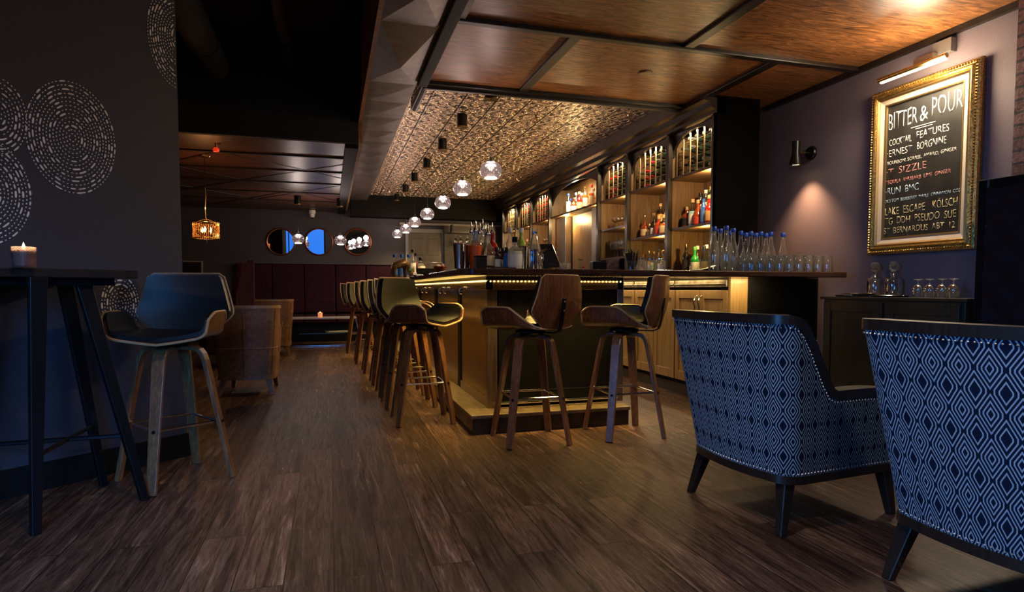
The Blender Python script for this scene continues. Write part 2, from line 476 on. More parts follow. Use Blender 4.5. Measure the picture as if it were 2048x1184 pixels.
M['dkgreen'] = wood('dark_olive_cabinet', (0.020, 0.018, 0.010), (0.045, 0.040, 0.024), (9, 9, 1), 0.4, 0.15, 0.1)
M['glass'] = glassy('clear_glass', (0.97, 0.98, 0.98), 0.09, haze=0.07)
M['glass_pendant'] = glassy('smoked_pendant_glass', (0.80, 0.70, 0.74), 0.08, haze=0.10)
M['frosted'] = glassy('frosted_candle_glass', (0.8, 0.7, 0.7), 0.06, 0.2, haze=0.6)
M['mirror'] = plain('mirror', (0.85, 0.85, 0.87), 0.01, 1.0)
M['copper'] = plain('copper_rim', (0.35, 0.12, 0.06), 0.3, 0.9)
M['white'] = plain('white_enamel', (0.75, 0.73, 0.70), 0.4)
M['chalk'] = plain('chalk_white', (0.80, 0.76, 0.66), 0.9)
M['chalk_y'] = plain('chalk_yellow', (0.72, 0.62, 0.30), 0.9)
M['chalk_r'] = plain('chalk_pink', (0.75, 0.30, 0.25), 0.9)
M['chalk_b'] = plain('chalk_blue', (0.50, 0.66, 0.74), 0.9)
M['dots'] = plain('cream_dot_paint', (0.95, 0.82, 0.66), 0.8, 0, 0.1, 30, 0.1)
M['lampglow'] = glow('pendant_lamp', (1.0, 0.90, 0.80), 9)
M['lampring'] = glow('pendant_upper_ring', (1.0, 0.88, 0.80), 1.3)
M['ledglow'] = glow('strip_lamp', (1.0, 0.66, 0.16), 5)
M['puck'] = glow('shelf_lamp', (1.0, 0.75, 0.35), 16)
M['flame'] = glow('candle_flame', (1.0, 0.60, 0.22), 20)
M['bead'] = plain('amber_crystal', (0.75, 0.42, 0.16), 0.1, 0.3, emit=(1.0, 0.5, 0.16), es=0.0)
M['skyblue'] = glow('dusk_window_pane', (0.015, 0.16, 0.70), 1.0)
M['red'] = plain('red_enamel', (0.5, 0.02, 0.015), 0.35)
M['bluecap'] = plain('blue_cap', (0.01, 0.07, 0.45), 0.35)

# ------------------------------------------------------------------ the room
XR = 3.90; YF = 12.2; XL = -3.3; YB = -1.6
struct(MB().box(XL, XR, YB, YF, -0.1, 0), 'floor', M['floor'])
struct(MB().box(XR, XR+0.15, YB, YF, 0, 3.4), 'wall_right', M['wall'])
struct(MB().box(XL-0.15, XR+0.15, YF, YF+0.15, 0, 3.4), 'wall_back', M['wall_far'])
WL = (-0.75, 0.95)   # window in the left wall, along y
struct(MB().box(XL-0.15, XL, YB, WL[0], 0, 3.4).box(XL-0.15, XL, WL[1], YF, 0, 3.4).box(XL-0.15, XL, WL[0], WL[1], 0, 0.8).box(XL-0.15, XL, WL[0], WL[1], 2.3, 3.4), 'wall_left', M['black'])
WB = (-1.5, 0.1)     # window in the wall behind the camera, along x
struct(MB().box(XL, WB[0], YB-0.15, YB, 0, 3.4).box(WB[1], XR, YB-0.15, YB, 0, 3.4).box(WB[0], WB[1], YB-0.15, YB, 0, 0.8).box(WB[0], WB[1], YB-0.15, YB, 2.1, 3.4), 'wall_front', M['wall_dark'])
for i, (c_, rz_, hw, hh) in enumerate(((Vector((XL, (WL[0]+WL[1])/2, 0.8)), R(90), (WL[1]-WL[0])/2, 1.5), (Vector(((WB[0]+WB[1])/2, YB, 0.8)), 0, (WB[1]-WB[0])/2, 1.3))):
    r_ = tag(empty('window_%d' % (i+1), c_, rz_ if i else R(-90)), kind='structure')
    f = MB()
    for q in ((-hw, -hw+0.05, 0, hh), (hw-0.05, hw, 0, hh), (-hw+0.05, hw-0.05, 0, 0.05), (-hw+0.05, hw-0.05, hh-0.05, hh), (-0.02, 0.02, 0.05, hh-0.05)):
        f.box(q[0], q[1], -0.12, -0.04, q[2], q[3])
    f.build('window_frame', M['black'], r_)
    MB().box(-hw, hw, -0.1, -0.085, 0, hh).build('pane', M['skyblue'], r_)
# partition wall with painted dots
PC = Vector((-0.783, 3.81, 0)); PD = Vector((-0.749, -0.663, 0)).normalized()
PN = Vector((0.663, -0.749, 0)).normalized()      # towards the room
def pw(t, z, off=0.0): return PC + PD*t + PN*off + Vector((0, 0, z))
L_ = 3.36
q = [PC, PC + PD*L_, PC + PD*L_ - PN*0.16, PC - PN*0.16]
struct(MB().prism([(p.x, p.y) for p in q], 0, 3.3, 'z'), 'wall_partition', M['wall_dark'])
q = [PC + PD*-0.012 + PN*0.014, PC + PD*L_ + PN*0.014, PC + PD*L_, PC + PD*-0.012 - PN*0.17]
q = [PC - PD*0.012 + PN*0.014, PC + PD*L_ + PN*0.014, PC + PD*L_ + PN*0.001, PC + PN*0.001]
struct(MB().prism([(p.x, p.y) for p in q], 0, 0.13, 'z'), 'baseboard_partition', M['black'])
# ceilings
struct(MB().box(XL, 0.32, YB, 6.5, 3.3, 3.4), 'ceiling', M['blackopen'])
struct(MB().box(0.32, XR, YB, 5.1, 2.62, 2.82).box(0.30, 0.335, YB, YF, 2.60, 3.4).box(0.30, 0.335, 6.44, YF, 2.40, 2.60), 'ceiling_panelled', M['ply'])
struct(MB().box(0.55, XR, 5.1, YF, 2.70, 2.80), 'ceiling_tin', M['tin'])
struct(MB().box(XL, 0.30, 6.5, YF, 2.40, 2.46), 'ceiling_lounge', M['ply_dark'])
struct(MB().box(XL, 0.30, 6.44, 6.5, 2.40, 3.3), 'ceiling_step', M['blackopen'])
# battens of the panelled ceiling
bt = MB()
def bat(x0, x1, y0, y1, z=2.60): bt.box(x0, x1, y0, y1, z, 2.63)
for yy in (3.84, 5.06): bat(0.74, XR, yy-0.03, yy+0.03, 2.592)
bat(1.55, 1.63, 3.87, 5.03); bat(3.13, 3.21, 3.87, 5.03)
bat(2.36, 2.44, YB, 3.81); bat(0.78, 0.83, YB, 3.81)
for yy in (1.6, -0.6): bat(0.74, XR, yy-0.03, yy+0.03, 2.592)
struct(bt, 'trim_1', M['batten'], bev=0.006)
struct(MB().box(0.70, 0.78, YB, 5.05, 2.565, 2.63), 'trim_2', M['black'], bev=0.008)
struct(MB().box(0.76, XR, 5.08, 5.12, 2.57, 2.63), 'trim_3', M['batten'], bev=0.006)
struct(MB().box(XR-0.035, XR, YB, 4.85, 2.58, 2.62), 'trim_4', M['batten'])
struct(MB().box(XR-0.02, XR, YB, 2.9, 1.03, 1.07), 'trim_5', M['wall'])
# track light stub
t = empty('track_light', (0.80, 5.72, 2.70), 0, 'short black track lighting rail at the near end of the embossed tin ceiling', 'track light')
MB().box(-0.03, 0.03, -0.42, 0.30, -0.05, 0.0).build('rail', M['blackmetal'], t, bev=0.005)
MB().box(-0.012, 0.012, -0.40, 0.28, -0.056, -0.05).build('slot', M['black'], t)
# grey pyramid tiles of the soffit band
tile_label = 'faceted grey metal tile of the ceiling band beside the black open ceiling'
band = MB()
x0, x1 = 0.325, 0.70
band.box(0.335, 0.70, YB, 5.0, 2.60, 2.615).box(0.335, 0.70, 5.0, 12.2, 2.60, 2.70)
y = 5.12 - 1.15*6
while y < 12.0:
    TY, dpt = (1.15, 0.075) if y < 5.0 else (0.52, 0.012)
    cx, cyy = (x0+x1)/2, y+TY/2
    if y > YB:
        vs = [(x0+.004, y+.004, 2.6), (x1-.004, y+.004, 2.6), (x1-.004, y+TY-.004, 2.6), (x0+.004, y+TY-.004, 2.6), (cx, cyy, 2.6-dpt)]
        band.add(vs, [(0, 1, 4), (1, 2, 4), (2, 3, 4), (3, 0, 4)])
    y += TY
struct(band, 'ceiling_band', M['band'])
# lounge ceiling laths
lt = MB()
def lath(ax, ay, bx, by, z=2.395, w_=0.018):
    d = Vector((bx-ax, by-ay, 0)); s = Vector((-d.y, d.x, 0)).normalized()*w_
    lt.add([Vector((ax, ay, z))-s, Vector((ax, ay, z))+s, Vector((bx, by, z))+s, Vector((bx, by, z))-s,
            Vector((ax, ay, 2.402))-s, Vector((ax, ay, 2.402))+s, Vector((bx, by, 2.402))+s, Vector((bx, by, 2.402))-s],
           [(0,1,2,3),(7,6,5,4),(0,4,5,1),(1,5,6,2),(2,6,7,3),(3,7,4,0)])
for yy in (7.2, 8.1, 9.0, 9.9, 10.8, 11.6): lath(-2.6, yy, 0.28, yy, 2.385)
for a in ((-2.6, 7.2, -1.1, 9.0), (-2.6, 9.0, -1.1, 7.2), (-1.1, 7.2, 0.25, 8.6), (-1.1, 9.0, 0.25, 7.5), (-1.1, 9.0, 0.25, 10.8), (-1.1, 10.8, 0.25, 9.0),
          (-2.6, 9.0, -1.1, 10.8), (-2.6, 10.8, -1.1, 9.0), (-1.1, 10.8, 0.25, 11.9), (-2.0, 11.8, -0.6, 9.9)): lath(*a)
struct(lt, 'trim_6', M['batten'])
struct(MB().box(0.17, 0.30, 6.5, YF, 2.36, 2.46), 'trim_7', M['black'])
# fascia at the far wall above the bar
struct(MB().box(0.4, 3.3, 11.9, YF, 2.30, 2.70), 'trim_8', M['black'])
# service pipes and ducts hanging in the open black ceiling
for i, (xx, y0, y1, rr, zz, lab) in enumerate((( -0.35, -1.0, 6.4, 0.05, 3.1, 'thin black pipe nearest the grey tile band'), (-1.0, -1.0, 6.4, 0.13, 3.02, 'fat black duct in the middle of the open ceiling'), (-1.75, -0.5, 6.4, 0.035, 3.15, 'thin black conduit nearest the dotted wall'))):
    p = MB().tube([(xx, y0, zz), (xx, (y0+y1)/2, zz), (xx, y1, zz)], rr, 12)
    for yy in (1.5, 3.0, 4.4, 5.8): p.lathe([(rr, -0.015), (rr+0.012, -0.01), (rr+0.012, 0.01), (rr, 0.015)], 12, (xx, yy, zz), 'y', False)
    tag(p.build('ceiling_pipe', M['blackopen'], smooth=True), lab + ', running along the black ceiling void', 'pipe')

# brick pier and far door
struct(MB().box(3.78, XR, 1.7, 2.62, 0, 2.62), 'wall_brick_pier', M['brick'])
def far_door():
    xa, xb = px_to_x(812, 12.15), px_to_x(893, 12.15)
    d = tag(empty('door_1', ((xa+xb)/2, 12.2, 0)), kind='structure')
    h = (xb-xa)/2
    f = MB()
    f.box(-h, -h+0.06, -0.06, 0, 0, 2.04); f.box(h-0.09, h-0.02, -0.06, 0, 0, 2.04); f.box(-h, h, -0.06, 0, 2.04, 2.12)
    f.build('door_frame', plain('grey_door_frame', (0.20, 0.21, 0.22), 0.45), d, bev=0.004)
    p = MB().box(-h+0.06, h-0.09, -0.035, -0.01, 0.01, 2.04)
    for r0, r1 in ((0.15, 0.75), (0.9, 1.45), (1.6, 1.93)):
        for c0, c1 in ((-h+0.13, -0.05), (0.03, h-0.16)):
            p.box(c0, c1, -0.045, -0.03, r0, r1); 
    p.build('door_panel', wood('far_door_wood', (0.04, 0.032, 0.022), (0.10, 0.082, 0.058), (10, 10, 1), 0.4, 0.1), d, bev=0.006)
    MB().lathe([(0.0, 0), (0.012, 0), (0.012, 0.03), (0.028, 0.04), (0.028, 0.06), (0, 0.07)], 12, (-h+0.12, -0.11, 1.0), 'y').build('door_handle', M['brass'], d, smooth=True)
far_door()

# ------------------------------------------------------------------ bar body
bar = empty('bar_counter', (1.0, 4.0, 0), 0, 'dark bar body with bronze side panels, glowing strip and wooden step under the bar top', 'bar counter')
KW = dict(parent=bar, loc=(-1.0, -4.0, 0))
YE = 9.8
MB().box(1.05, 1.33, 4.06, YE, 0.12, 1.02).box(1.05, 2.00, 4.06, 4.28, 0.12, 1.02).build('carcass', M['black'], **KW)
MB().prism([(0.87, 3.84), (1.985, 3.84), (1.985, 4.28), (1.33, 4.28), (1.33, YE+0.1), (0.87, YE+0.1)], 0.0, 0.10, 'z').build('plinth', M['blackwood'], **KW)
MB().prism([(0.86, 3.83), (1.995, 3.83), (1.995, 4.28), (1.33, 4.28), (1.33, YE+0.1), (0.86, YE+0.1)], 0.10, 0.127, 'z').build('step', M['stepwood'], bev=0.006, **KW)
MB().box(1.02, 1.06, 4.03, YE, 0.935, 1.024).box(1.02, 2.03, 4.03, 4.07, 0.935, 1.024).build('glow_band', M['bronze'], bev=0.003, **KW)
MB().box(1.02, 1.09, 4.03, 4.10, 0.127, 0.935).build('corner_post', M['bronze'], bev=0.003, **KW)
MB().box(1.985, 2.035, 4.03, 4.28, 0.127, 1.024).build('end_post', M['steel'], bev=0.003, **KW)
MB().box(1.10, 1.98, 4.045, 4.06, 0.20, 0.92).build('front_panel', M['black'], bev=0.003, **KW)
f = MB(); f.box(1.10, 1.16, 4.035, 4.05, 0.15, 0.935).box(1.93, 1.985, 4.035, 4.05, 0.15, 0.935).box(1.16, 1.93, 4.035, 4.05, 0.15, 0.24).box(1.16, 1.93, 4.035, 4.05, 0.89, 0.935)
f.build('front_frame', M['black'], bev=0.003, **KW)
MB().tube([(1.06, 3.99, 0.165), (1.5, 3.99, 0.165), (1.97, 3.99, 0.165)], 0.009, 8).build('foot_rail', M['chrome'], smooth=True, **KW)
pil = [5.02, 6.20, 7.35, 8.50, 9.70]
y0 = 4.10
for yc in pil:
    MB().box(1.035, 1.055, y0, yc-0.06, 0.16, 0.935).build('side_panel', M['bronze'], bev=0.003, **KW)
    MB().box(1.025, 1.045, y0, yc-0.06, 0.127, 0.19).build('bottom_moulding', M['bronze'], bev=0.004, **KW)
    MB().box(1.028, 1.06, yc-0.06, yc+0.06, 0.127, 0.935).build('pilaster', M['black'], bev=0.003, **KW)
    y0 = yc+0.06
MB().box(1.004, 1.02, 4.05, YE, 0.990, 0.999).build('strip_lamp', M['ledglow'], **KW)
lt = MB()
for i in range(36):
    x = 1.04 + i*0.0275
    lt.lathe([(0.0, -0.006), (0.0055, -0.003), (0.0055, 0.003), (0, 0.006)], 6, (x, 4.018, 0.992))
lt.build('front_strip_lamp', M['ledglow'], **KW)
MB().box(1.02, 2.0, 4.01, 4.03, 0.998, 1.004).build('strip_channel', M['brass'], **KW)
for k, yy in enumerate((4.72, 5.42, 5.66, 6.5, 6.8, 7.6, 7.9, 8.8)):
    h = MB()
    h.tube([(1.02, yy, 0.955), (0.985, yy, 0.95), (0.965, yy, 0.93), (0.972, yy, 0.905), (0.99, yy, 0.90)], 0.004, 6)
    h.tube([(1.02, yy, 0.94), (0.99, yy, 0.925), (0.98, yy+0.02, 0.925)], 0.004, 6)
    h.tube([(1.02, yy, 0.94), (0.99, yy, 0.925), (0.98, yy-0.02, 0.925)], 0.004, 6)
    h.lathe([(0.014, 0), (0.012, 0.006)], 8, (1.012, yy, 0.945), 'x')
    h.build('bag_hook', M['chrome'], smooth=True, **KW)
# continuous worktop
wt = MB().prism([(0.85, 3.74), (3.74, 3.74), (3.78, 3.78), (3.78, 4.62), (3.80, 4.62), (3.80, 11.7), (2.90, 11.7), (2.90, 4.34), (1.36, 4.34), (1.36, 9.95), (0.785, 9.95), (0.785, 3.80)], 1.026, 1.07, 'z')
tag(wt.build('bar_worktop', M['barwood'], bev=0.008), 'long dark polished bar top above the glowing strip, running to the plum wall', 'worktop')

# back-bar base cabinets along the right wall
def base_cabinet(ya, yb, first):
    c = empty('base_cabinet', (2.95, (ya+yb)/2, 0))
    k = dict(parent=c, loc=(-2.95, -(ya+yb)/2, 0))
    MB().box(2.99, 3.80, ya, yb, 0.10, 1.024).build('carcass', M['black'], **k)
    MB().box(3.02, 3.80, ya, yb, 0.0, 0.10).build('toe_kick', M['blackwood'], **k)
    ym = (ya+yb)/2
    for a, b_, s in ((ya+0.008, ym-0.004, 1), (ym+0.004, yb-0.008, -1)):
        d = MB().box(2.965, 2.99, a, b_, 0.14, 0.93)
        for q in ((a, a+0.055, 0.14, 0.93), (b_-0.055, b_, 0.14, 0.93), (a+0.055, b_-0.055, 0.14, 0.22), (a+0.055, b_-0.055, 0.86, 0.93)): d.box(2.953, 2.967, *q)
        do = d.build('door', M['tanwood'], bev=0.003, **k)
        hy = (b_-0.028) if s > 0 else (a+0.028)
        MB().tube([(2.955, hy, 0.885), (2.93, hy, 0.875), (2.915, hy, 0.83), (2.93, hy, 0.785), (2.92, hy, 0.75), (2.935, hy, 0.72), (2.955, hy, 0.715)], [0.006, 0.008, 0.006, 0.0075, 0.006, 0.008, 0.006], 8).build('handle', M['chrome'], do, smooth=True)
    MB().box(2.945, 2.99, ya+0.01, yb-0.01, 0.955, 1.015).box(2.935, 2.95, ya+0.01, yb-0.01, 0.975, 0.985).build('steel_drawer', M['drawer'], bev=0.004, **k)
    if first:
        MB().box(2.955, 3.11, ya-0.03, ya, 0.10, 1.024).build('end_post', M['tanwood'], bev=0.002, **k)
        MB().box(3.11, 3.80, ya-0.005, ya, 0.0, 1.024).build('end_panel', M['black'], **k)
    return c
labs = ['tan two-door cabinet under the bar top at the open end of the back bar', 'tan wooden two-door cabinet second along from the open end of the back bar', 'two-door cabinet below the bay of wine glasses in the back bar', 'two-door cabinet below the near half of the wide arched bay', 'two-door cabinet below the far half of the wide arched bay']
for i in range(5):
    c = base_cabinet(4.09+i*0.76, 4.85+i*0.76, i == 0)
    tag(c, labs[i], 'cabinet', 'cabinets along the back bar')

# ------------------------------------------------------------------ back-bar shelving
YS = [4.75, 5.52, 6.40, 7.20, 9.00, 9.92, 10.78, 11.65]
SH = empty('back_bar_shelving', (3.55, 8.2, 1.07), 0, 'tall dark wooden back bar shelving with arched lit bays along the right wall', 'shelving')
KS = dict(parent=SH, loc=(-3.55, -8.2, -1.07))
MB().box(3.665, 3.69, 4.75, 11.65, 1.072, 2.55).build('back_panel', M['shelfwood'], **KS)
MB().box(3.25, 3.69, 4.70, 4.745, 1.072, 2.62).build('end_panel', plain('matt_black_panel', (0.0025, 0.0022, 0.002), 0.8, spec=0.05), **KS)
MB().prism([(3.10, 2.70), (3.10, 2.675), (3.12, 2.60), (3.12, 2.575), (3.17, 2.56), (3.19, 2.52), (3.235, 2.50), (3.24, 2.475), (3.27, 2.462), (3.345, 2.462), (3.345, 2.70)], 5.13, 11.75, 'y').prism([(3.12, 2.60), (3.12, 2.575), (3.17, 2.56), (3.19, 2.52), (3.235, 2.50), (3.24, 2.475), (3.27, 2.462), (3.345, 2.462), (3.345, 2.60)], 4.70, 5.13, 'y').build('cornice', wood('cornice_wood', (0.010, 0.006, 0.003), (0.045, 0.026, 0.013), (3, 1, 8), 0.25, 0.3, 0.05), smooth=True, **KS)
for yy in YS:
    MB().box(3.25, 3.30, yy-0.028, yy+0.028, 1.072, 2.462).build('pilaster', M['blackwood'], bev=0.003, **KS)
    MB().box(3.30, 3.665, yy-0.014, yy+0.014, 1.072, 2.462).build('divider', M['shelfwood'], **KS)
shelf_z = {0: (2.03, 1.53), 1: (2.03, 1.50), 2: (2.03, 1.67, 1.31), 3: (2.03,), 4: (2.03, 1.62), 5: (2.03, 1.53), 6: (2.03, 1.53)}
ARCH = {}
for b in range(7):
    ya, yb = YS[b]+0.028, YS[b+1]-0.028
    ym, hw = (ya+yb)/2, (yb-ya)/2
    spring, crown = (2.25, 2.445) if b != 3 else (2.22, 2.445)
    fn = lambda y, ym=ym, hw=hw, s=spring, c=crown: s + (c-s)*math.sqrt(max(0, 1-((y-ym)/hw)**2))
    ARCH[b] = fn
    n = 24; poly = [(ya, 2.462)] + [(ym-hw*math.cos(PI*i/n), fn(ym-hw*math.cos(PI*i/n))) for i in range(n+1)] + [(yb, 2.462)]
    vs = []; fs = []
    for i in range(n+1):
        yy = ym-hw*math.cos(PI*i/n); z = fn(yy)
        vs += [(3.30, yy, z), (3.30, yy, 2.4625), (3.325, yy, z), (3.325, yy, 2.4625)]
    for i in range(n):
        a, c = 4*i, 4*i+4
        fs += [(a, c, c+1, a+1), (a+2, a+3, c+3, c+2), (a, a+2, c+2, c), (a+1, c+1, c+3, a+3)]
    MB().add(vs, fs).build('arch', M['blackwood'], **KS)
    for z in shelf_z[b]:
        MB().box(3.28, 3.665, ya-0.014, yb+0.014, z-0.0125, z+0.0125).build('shelf', M['shelfwood'], bev=0.002, **KS)
    for (ly, lz) in (((ya+0.07, 2.005),) if b != 3 else ((ya+0.07, 2.005), (yb-0.5, 2.005))):
        pk = MB().lathe([(0.0, -0.012), (0.017, -0.010), (0.02, 0.0), (0, 0.0)], 10, (3.36, ly, lz+0.012)).build('shelf_lamp', M['puck'], **KS)
        light('shelf_lamp_glow', 'POINT', (3.33, ly+0.03, lz-0.04), 15, (1, 0.66, 0.30), 0.03)
    light('rack_lamp_glow', 'AREA', (3.334, ym, 2.44), 10 if b != 3 else 20, (1, 0.76, 0.44), 0.02, (0, R(-12), 0), (yb-ya)*0.5)
    if b == 3: light('rack_lamp_glow', 'POINT', (3.45, ym+0.3, 2.36), 5, (1, 0.74, 0.38), 0.03)
light('shelf_lamp_glow', 'POINT', (3.36, 6.5, 1.60), 5.0, (1, 0.7, 0.3), 0.02)
light('shelf_lamp_glow', 'POINT', (3.35, 5.0, 1.46), 7.0, (1, 0.66, 0.22), 0.02)
light('shelf_lamp_glow', 'POINT', (3.35, 5.8, 1.43), 6.0, (1, 0.66, 0.22), 0.02)
light('shelf_lamp_glow', 'POINT', (3.35, 10.3, 1.46), 4.0, (1, 0.66, 0.22), 0.02)
# wide bay: steel fridge column, tan door and rough timber post
MB().box(3.34, 3.66, 7.24, 7.56, 1.072, 2.015).build('steel_column', M['steel'], bev=0.004, **KS)
MB().box(3.40, 3.66, 7.62, 7.70, 1.072, 2.015).build('timber_post', wood('rough_timber', (0.35, 0.25, 0.11), (0.7, 0.56, 0.3), (8, 8, 2), 0.6, 0, 0.4), **KS)
MB().box(3.46, 3.50, 7.70, 8.52, 1.072, 2.015).build('tan_door', M['tanwood'], bev=0.003, **KS)
MB().box(3.36, 3.66, 8.56, 8.94, 1.072, 2.015).build('steel_column', M['steel'], bev=0.004, **KS)

for b, z in ((0, 1.5425), (1, 1.5125)):
    MB().box(3.49, 3.65, YS[b]+0.05, YS[b+1]-0.05, z, z+0.07).build('riser', M['shelfwood'], bev=0.002, **KS)

# wine racks and bottles
foils = {'dark': M['blackmetal'], 'red': plain('red_foil', (0.42, 0.015, 0.02), 0.3, 0.3), 'green': plain('green_foil', (0.06, 0.16, 0.10), 0.3, 0.3), 'yellow': plain('yellow_foil', (0.45, 0.42, 0.14), 0.35, 0.3), 'silver': plain('silver_foil', (0.5, 0.5, 0.5), 0.25, 0.9)}
winegl = plain('dark_wine_glass', (0.012, 0.02, 0.012), 0.08, 0, 0, coat=0.5)
wineproto = {}
def wine(foil, loc, label, group):
    if foil not in wineproto:
        def mk():
            o = MB().lathe([(0.0135, 0.07), (0.0145, 0.105), (0.032, 0.145), (0.035, 0.165), (0.035, 0.285), (0.030, 0.29), (0.0, 0.28)], 14, (0, 0, 0), 'x').build('wine_bottle', winegl, smooth=True)
            MB().lathe([(0.0, 0.0), (0.0145, 0.0), (0.0155, 0.004), (0.0155, 0.016), (0.0145, 0.02), (0.0148, 0.075)], 12, (0, 0, 0), 'x').build('foil_cap', foils[foil], o, smooth=True)
            o['category'] = 'wine bottle'
            return o
        wineproto[foil] = Stock(mk)
    return wineproto[foil].put(loc, random.uniform(-0.03, 0.03), label, group)
bayname = ['nearest rack', 'second nearest rack', 'rack above the wine glasses', '', 'rack just past the wide bay', 'middle far rack', 'farthest rack']
for b in (0, 1, 2, 4, 5, 6):
    ya, yb = YS[b]+0.028, YS[b+1]-0.028
    n = round((yb-ya-0.02)/0.122); pit = (yb-ya-0.02)/n
    rk = MB()
    z0 = 2.044
    for i in range(n+1):
        yy = ya+0.01+i*pit
        top = min(ARCH[b](min(max(yy, ya+0.04), yb-0.04)), 2.44)
        rk.box(3.335, 3.345, yy-0.006, yy+0.006, z0, top); rk.box(3.605, 3.615, yy-0.006, yy+0.006, z0, top); rk.box(3.345, 3.605, yy-0.004, yy+0.004, z0, z0+0.005)
    cells = []
    for i in range(n):
        yc = ya+0.01+(i+0.5)*pit
        for k in range(6):
            zc = z0+0.045+k*0.077
            edge = min(ARCH[b](yc-0.03), ARCH[b](yc+0.03))
            if zc+0.012 > edge: break
            rk.box(3.345, 3.355, yc-pit/2, yc+pit/2, zc-0.040, zc-0.036)
            rk.box(3.595, 3.605, yc-pit/2, yc+pit/2, zc-0.040, zc-0.036)
            cells.append((i, k, yc, zc))
    rk.build('wine_rack', plain('pale_rack_wood', (0.34, 0.23, 0.11), 0.5, 0, 0.1, 30, 0.2), **KS)
    for i, k, yc, zc in cells:
        if random.random() < 0.05: continue
        if b == 0: fo = 'silver' if random.random() < 0.25 else 'dark'
        elif b == 1: fo = 'red' if (n-1-i) in (1, 2) and k < 4 and random.random() < 0.85 else ('silver' if random.random() < 0.2 else 'dark')
        elif b == 2: fo = 'red' if (n-1-i) <= 1 and k in (0, 1, 3) else 'dark'
        elif b == 4: fo = 'red'
        elif b == 5: fo = 'green' if i >= n//2 and k < 3 else 'red'
        else: fo = 'yellow'
        nm = {'dark': 'black-capped', 'silver': 'silver-capped', 'red': 'red-capped', 'green': 'green-capped', 'yellow': 'yellow-capped'}[fo]
        lab = '%s wine bottle, %s row, %s column, %s' % (nm, ORD[k], ORD[i], bayname[b])
        wine(fo, (3.36 + random.uniform(-.008, .012), yc, zc), lab, 'wine bottles in the ' + bayname[b])

# ------------------------------------------------------------------ bottles and glasses
liq = {}
def liquid(col):
    if col not in liq:
        c = {'amber': (0.50, 0.12, 0.02), 'cognac': (0.30, 0.045, 0.012), 'gold': (0.62, 0.32, 0.06), 'red': (0.45, 0.015, 0.012), 'green': (0.02, 0.32, 0.05), 'blue': (0.03, 0.12, 0.5), 'dark': (0.015, 0.012, 0.01), 'orange': (0.75, 0.13, 0.02), 'aqua': (0.28, 0.55, 0.62), 'lime': (0.35, 0.5, 0.08), 'pale': (0.65, 0.62, 0.45)}[col]
        liq[col] = plain(col+'_liquor', c, 0.07, 0, 0, coat=0.6)
    return liq[col]
labmat = {'cream': plain('cream_label', (0.72, 0.60, 0.36), 0.7), 'white': plain('white_label', (0.78, 0.76, 0.70), 0.7), 'black': plain('black_label', (0.02, 0.02, 0.02), 0.6), 'red': plain('red_label', (0.5, 0.05, 0.03), 0.6), 'tan': plain('tan_label', (0.55, 0.32, 0.12), 0.7), 'blue': plain('blue_label', (0.05, 0.15, 0.45), 0.6), 'green': plain('green_label', (0.25, 0.38, 0.1), 0.6)}
capmat = {'black': M['blackmetal'], 'cork': plain('cork_stopper', (0.5, 0.33, 0.16), 0.7), 'gold': M['brass'], 'red': M['red'], 'white': M['white'], 'blue': M['bluecap'], 'steel': M['chrome'], 'green': plain('green_cap', (0.1, 0.35, 0.08), 0.4)}
shapes = {  # r, body height, shoulder height, neck radius, total height
    'round': (0.040, 0.155, 0.19, 0.014, 0.275), 'squat': (0.050, 0.120, 0.155, 0.015, 0.215), 'tall': (0.036, 0.190, 0.235, 0.013, 0.310),
    'bell': (0.045, 0.110, 0.175, 0.014, 0.255), 'slim': (0.030, 0.170, 0.210, 0.012, 0.290), 'small': (0.026, 0.085, 0.105, 0.010, 0.150)}
bstock = {}
def bottle(shape, col, cap, lab, loc, label, group, rz=0.0, pour=False, cat='bottle', name='liquor_bottle'):
    key = (shape, col, cap, lab, pour, name)
    if key not in bstock:
        def mk():
            r, bh, sh, nr, H = shapes[shape]
            clear = col == 'clear'
            sq = 4 if shape == 'squat' and False else 18
            o = MB().lathe([(0.0, 0.0), (r*0.9, 0.0), (r, 0.006), (r, bh*0.95), (r*0.97, bh)] + ([] if clear else [(0, bh)]), 18, cap=False).build(name, M['glass'] if clear else liquid(col), smooth=True)
            MB().lathe([(r*0.97, bh), (r*0.78, (bh+sh)/2), (nr*1.15, sh), (nr, sh+0.01), (nr, H-0.03), (nr*1.2, H-0.028), (nr*1.2, H-0.02)], 16, cap=False).build('neck', M['glass'] if col in ('clear', 'amber', 'gold', 'orange', 'pale', 'aqua') else liquid(col), o, smooth=True)
            if pour:
                MB().lathe([(nr*1.15, H-0.03), (nr*1.15, H-0.015), (0.005, H), (0.0035, H+0.045), (0.0, H+0.046)], 10, cap=False).build('speed_pourer', M['chrome'], o, smooth=True)
            else:
                MB().lathe([(nr*1.3, H-0.034), (nr*1.35, H-0.03), (nr*1.35, H-0.002), (nr*1.2, H), (0, H)], 14).build('cap', capmat[cap], o, smooth=True)
            if lab:
                MB().lathe([(r*1.008, bh*0.22), (r*1.012, bh*0.24), (r*1.012, bh*0.80), (r*1.008, bh*0.82)], 18, cap=False).build('label', labmat[lab], o, smooth=True)
            o['category'] = cat
            return o
        bstock[key] = Stock(mk)
    return bstock[key].put(loc, rz, label, group)
def shelf_row(z, ya, yb, specs, where, group, xs=(3.42,)):
    """specs drawn along y from far to near"""
    n = len(specs)
    for i, (sp) in enumerate(specs):
        sh, co, ca, la, ds = sp[:5]; pour = len(sp) > 5
        yy = ya+(yb-ya)*(i+0.5)/n
        x = xs[i % len(xs)]
        bottle(sh, co, ca, la, (x, yy, z), '%s %s, %s along %s' % (ds, 'bottle', ORD[n-1-i] if ya > yb else ORD[i], where), group, pour=pour)
